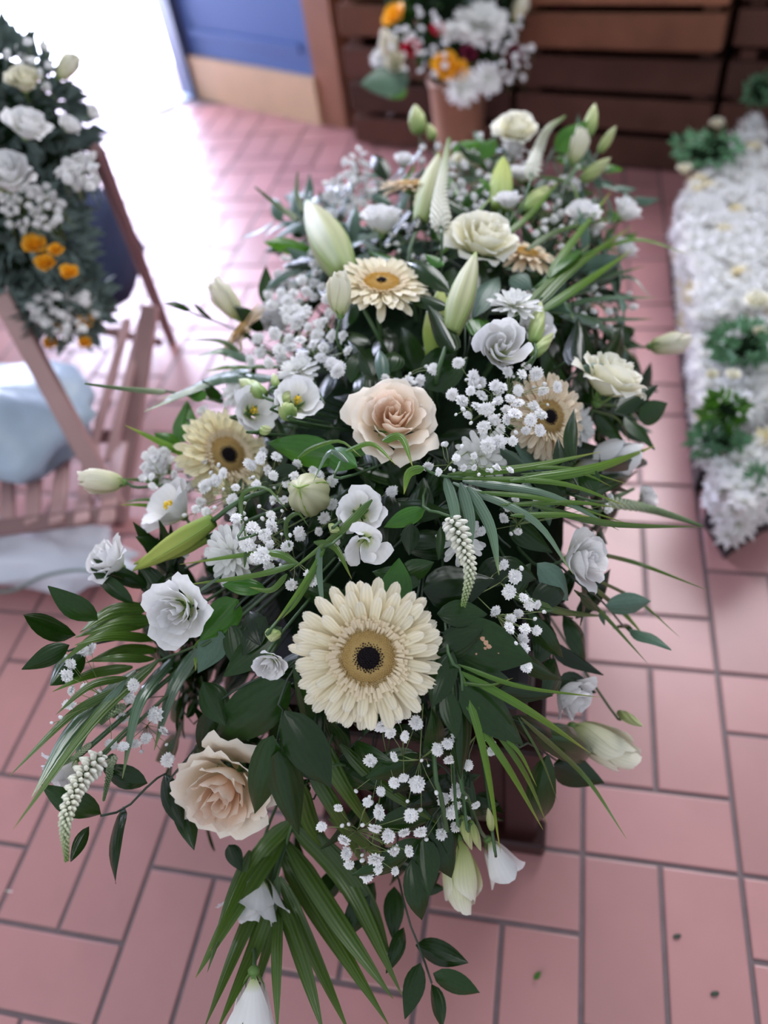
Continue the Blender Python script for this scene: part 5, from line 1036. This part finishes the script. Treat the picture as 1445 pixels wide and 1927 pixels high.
def tribute(label, quad, z, n, seed, th=.07, clip=None):
    """quad: pixel corners of the top face at height z (tiles)"""
    rnd = random.Random(seed); q = [atz(x, y, z) for x, y in quad]; c = sum(q, V())/4
    r = root('floral_letter', label, 'floral tribute', Matrix.Translation(V((c.x, c.y, 0))), 'white floral letters lying along the right wall'); inv = r.matrix_world.inverted(); del r['group']
    mb = MB(); dn = V((0, 0, -th)); vs = [inv @ x for x in q] + [inv @ (x+dn) for x in q] 
    mb.add(vs, [(0, 1, 2, 3), (7, 6, 5, 4), (0, 4, 5, 1), (1, 5, 6, 2), (2, 6, 7, 3), (3, 7, 4, 0)]); link('foam_base', mb.mesh('foam_base', M['mum'], False), r)
    vs = [v + V((0, 0, -th*.9)) for v in vs]
    mb = MB(); mb.add([vs[k] for k in range(4)] + [V((vs[k].x, vs[k].y, 0)) for k in range(4)], [(0, 1, 2, 3), (7, 6, 5, 4), (0, 4, 5, 1), (1, 5, 6, 2), (2, 6, 7, 3), (3, 7, 4, 0)]); link('black_backing', mb.mesh('black_backing', M['tray'], False), r)
    heads = []; tr = 0
    a, b, c_, d_ = q
    while len(heads) < n and tr < n*60:
        tr += 1; side = rnd.random()
        if side < .72:
            u, v = rnd.random(), rnd.random(); p = a.lerp(b, u).lerp(d_.lerp(c_, u), v); nn = V((0, 0, 1))
        else:
            e = rnd.choice(((a, b), (a, d_), (b, c_), (d_, c_))); p = e[0].lerp(e[1], rnd.random()) + V((0, 0, -th*rnd.random())); nn = (p - sum(q, V())/4); nn.z = 0; nn = nn.normalized() + V((0, 0, .4)); nn.normalize()
        if all((p-h).length > .024 for h, _ in heads): heads.append((p, nn))
    for p, nn in heads:
        nn = (nn + V((rnd.uniform(-.3, .3), rnd.uniform(-.3, .3), 0))).normalized()
        link('chrysanthemum_head', HC if rnd.random() < .07 else rnd.choice(HM), r, inv @ frame(nn, p) @ Matrix.Scale(.030*rnd.uniform(.85, 1.15), 4))
    return r
tribute('longest white chrysanthemum letter at the far right reaching back to the crates', [(1284, 375), (1320, 610), (1500, 520), (1420, 215)], .95, 298, 1, .09)
tribute('middle white chrysanthemum letter right of the spray', [(1318, 640), (1338, 800), (1500, 725), (1490, 600)], .85, 170, 2, .08)
tribute('nearest white chrysanthemum letter with its rounded end at the right edge', [(1350, 880), (1395, 950), (1500, 880), (1480, 790)], .7, 130, 3, .08)
gi = 0
for (x, y, rx, ry, n, z, lb) in ((1330, 280, 60, 38, 170, 1.15, 'green foliage spray at the far tip of the longest white letter'), (1400, 645, 50, 40, 170, 1.1, 'green foliage cluster between the longest and the middle white letters'), (1365, 775, 30, 20, 90, 1.05, 'small green foliage tuft on the middle white letter'), (1350, 828, 40, 14, 90, .8, 'green leaves in the gap before the nearest white letter'), (1420, 920, 30, 24, 80, .6, 'green leaves under the nearest white letter'), (1430, 170, 24, 20, 70, 1.3, 'green leaves at the top right corner behind the letter')):
    gi += 1; c = atz(x, y, z); k = dep(c)/CF; blob('foliage_spray', lb, 'foliage', c, rx*k, ry*k, .028, n, M['leafb'] if gi in (3,) else M['sage'], .026, 20+gi)
for (x, y, s, kd, lb) in ((1315, 272, 44, 'rosew', 'blush rose at the far tip of the longest white letter'), (1288, 318, 34, 'lisc', 'cream rose bud below the blush rose at the letter tip'), (1350, 232, 34, 'lisc', 'yellow-green bloom above the blush rose at the letter tip'), (1425, 565, 60, 'rosew', 'cream rose above the green cluster on the longest letter'), (1385, 630, 34, 'lis', 'white bloom inside the green cluster between the letters'), (1380, 705, 34, 'rosew', 'beige bloom below the green cluster between the letters'), (1340, 705, 30, 'lisc', 'beige bloom at the edge left of the green cluster'), (1430, 625, 34, 'lisc', 'pale green bloom right in the green cluster')):
    c = atz(x, y, 1.2); flower(kd, lb, x, y, s, (-.1, .6, .8), 'rose', p=c, stem=False)

# ------------------------------------------------------------------ say of each filler sprig where it sits
LAND = [('large front gerbera', 693, 1234), ('central cream rose', 738, 795), ('golden-eyed gerbera', 718, 537), ('peach gerbera', 1030, 785), ('yellow-cream gerbera', 426, 858), ('lower cream rose', 428, 1480),
 ('big ivory rose', 906, 452), ('right-edge ivory rose', 1148, 716), ('back cream rose', 970, 243), ('full left lisianthus', 334, 1152), ('pinkish right lisianthus', 1099, 1052), ('spiral white lisianthus', 942, 652),
 ('left stamened cups', 520, 760), ('central open cup', 679, 962), ('hanging white spike', 870, 1060), ('stubby lily bud', 578, 925), ('striped lily bud', 615, 450), ('standing lily bud', 870, 560), ('tall pale spike', 835, 340),
 ('hanging lime-yellow lisianthus', 867, 1650), ('low hanging baby breath', 700, 1570), ('upper-left baby breath', 560, 640), ('lower-right baby breath', 980, 1140), ('lime palm blades', 1100, 490), ('lower-right lisianthus', 1078, 1312), ('left white spike', 140, 1500)]
used_labels = {}
for short, r, c in FILL:
    q = c - CAM; z = q.dot(FW); px = 722.5 + CF*q.dot(RT)/z; py = 963.5 - CF*q.dot(UP)/z
    nm, lx, ly = min(LAND, key=lambda t: (t[1]-px)**2 + (t[2]-py)**2); dx, dy = px-lx, py-ly; far_ = math.hypot(dx, dy)
    v_ = 'above' if dy < 0 else 'below'; h_ = 'left' if dx < 0 else 'right'
    w_ = ('%s' % v_) if abs(dy) > 2.2*abs(dx) else ('%s of' % h_ if abs(dx) > 2.2*abs(dy) else '%s %s of' % (v_, h_))
    cl = 'close ' if far_ < 55 else ('well ' if far_ > 110 else '')
    base = '%s tucked %s%s the %s' % (short, cl, w_, nm); k = used_labels.get(base, 0); used_labels[base] = k+1
    r['label'] = base if k == 0 else base + (', lying deeper', ', lying deepest', ', nearly hidden', ', barely showing')[min(k, 4)-1]
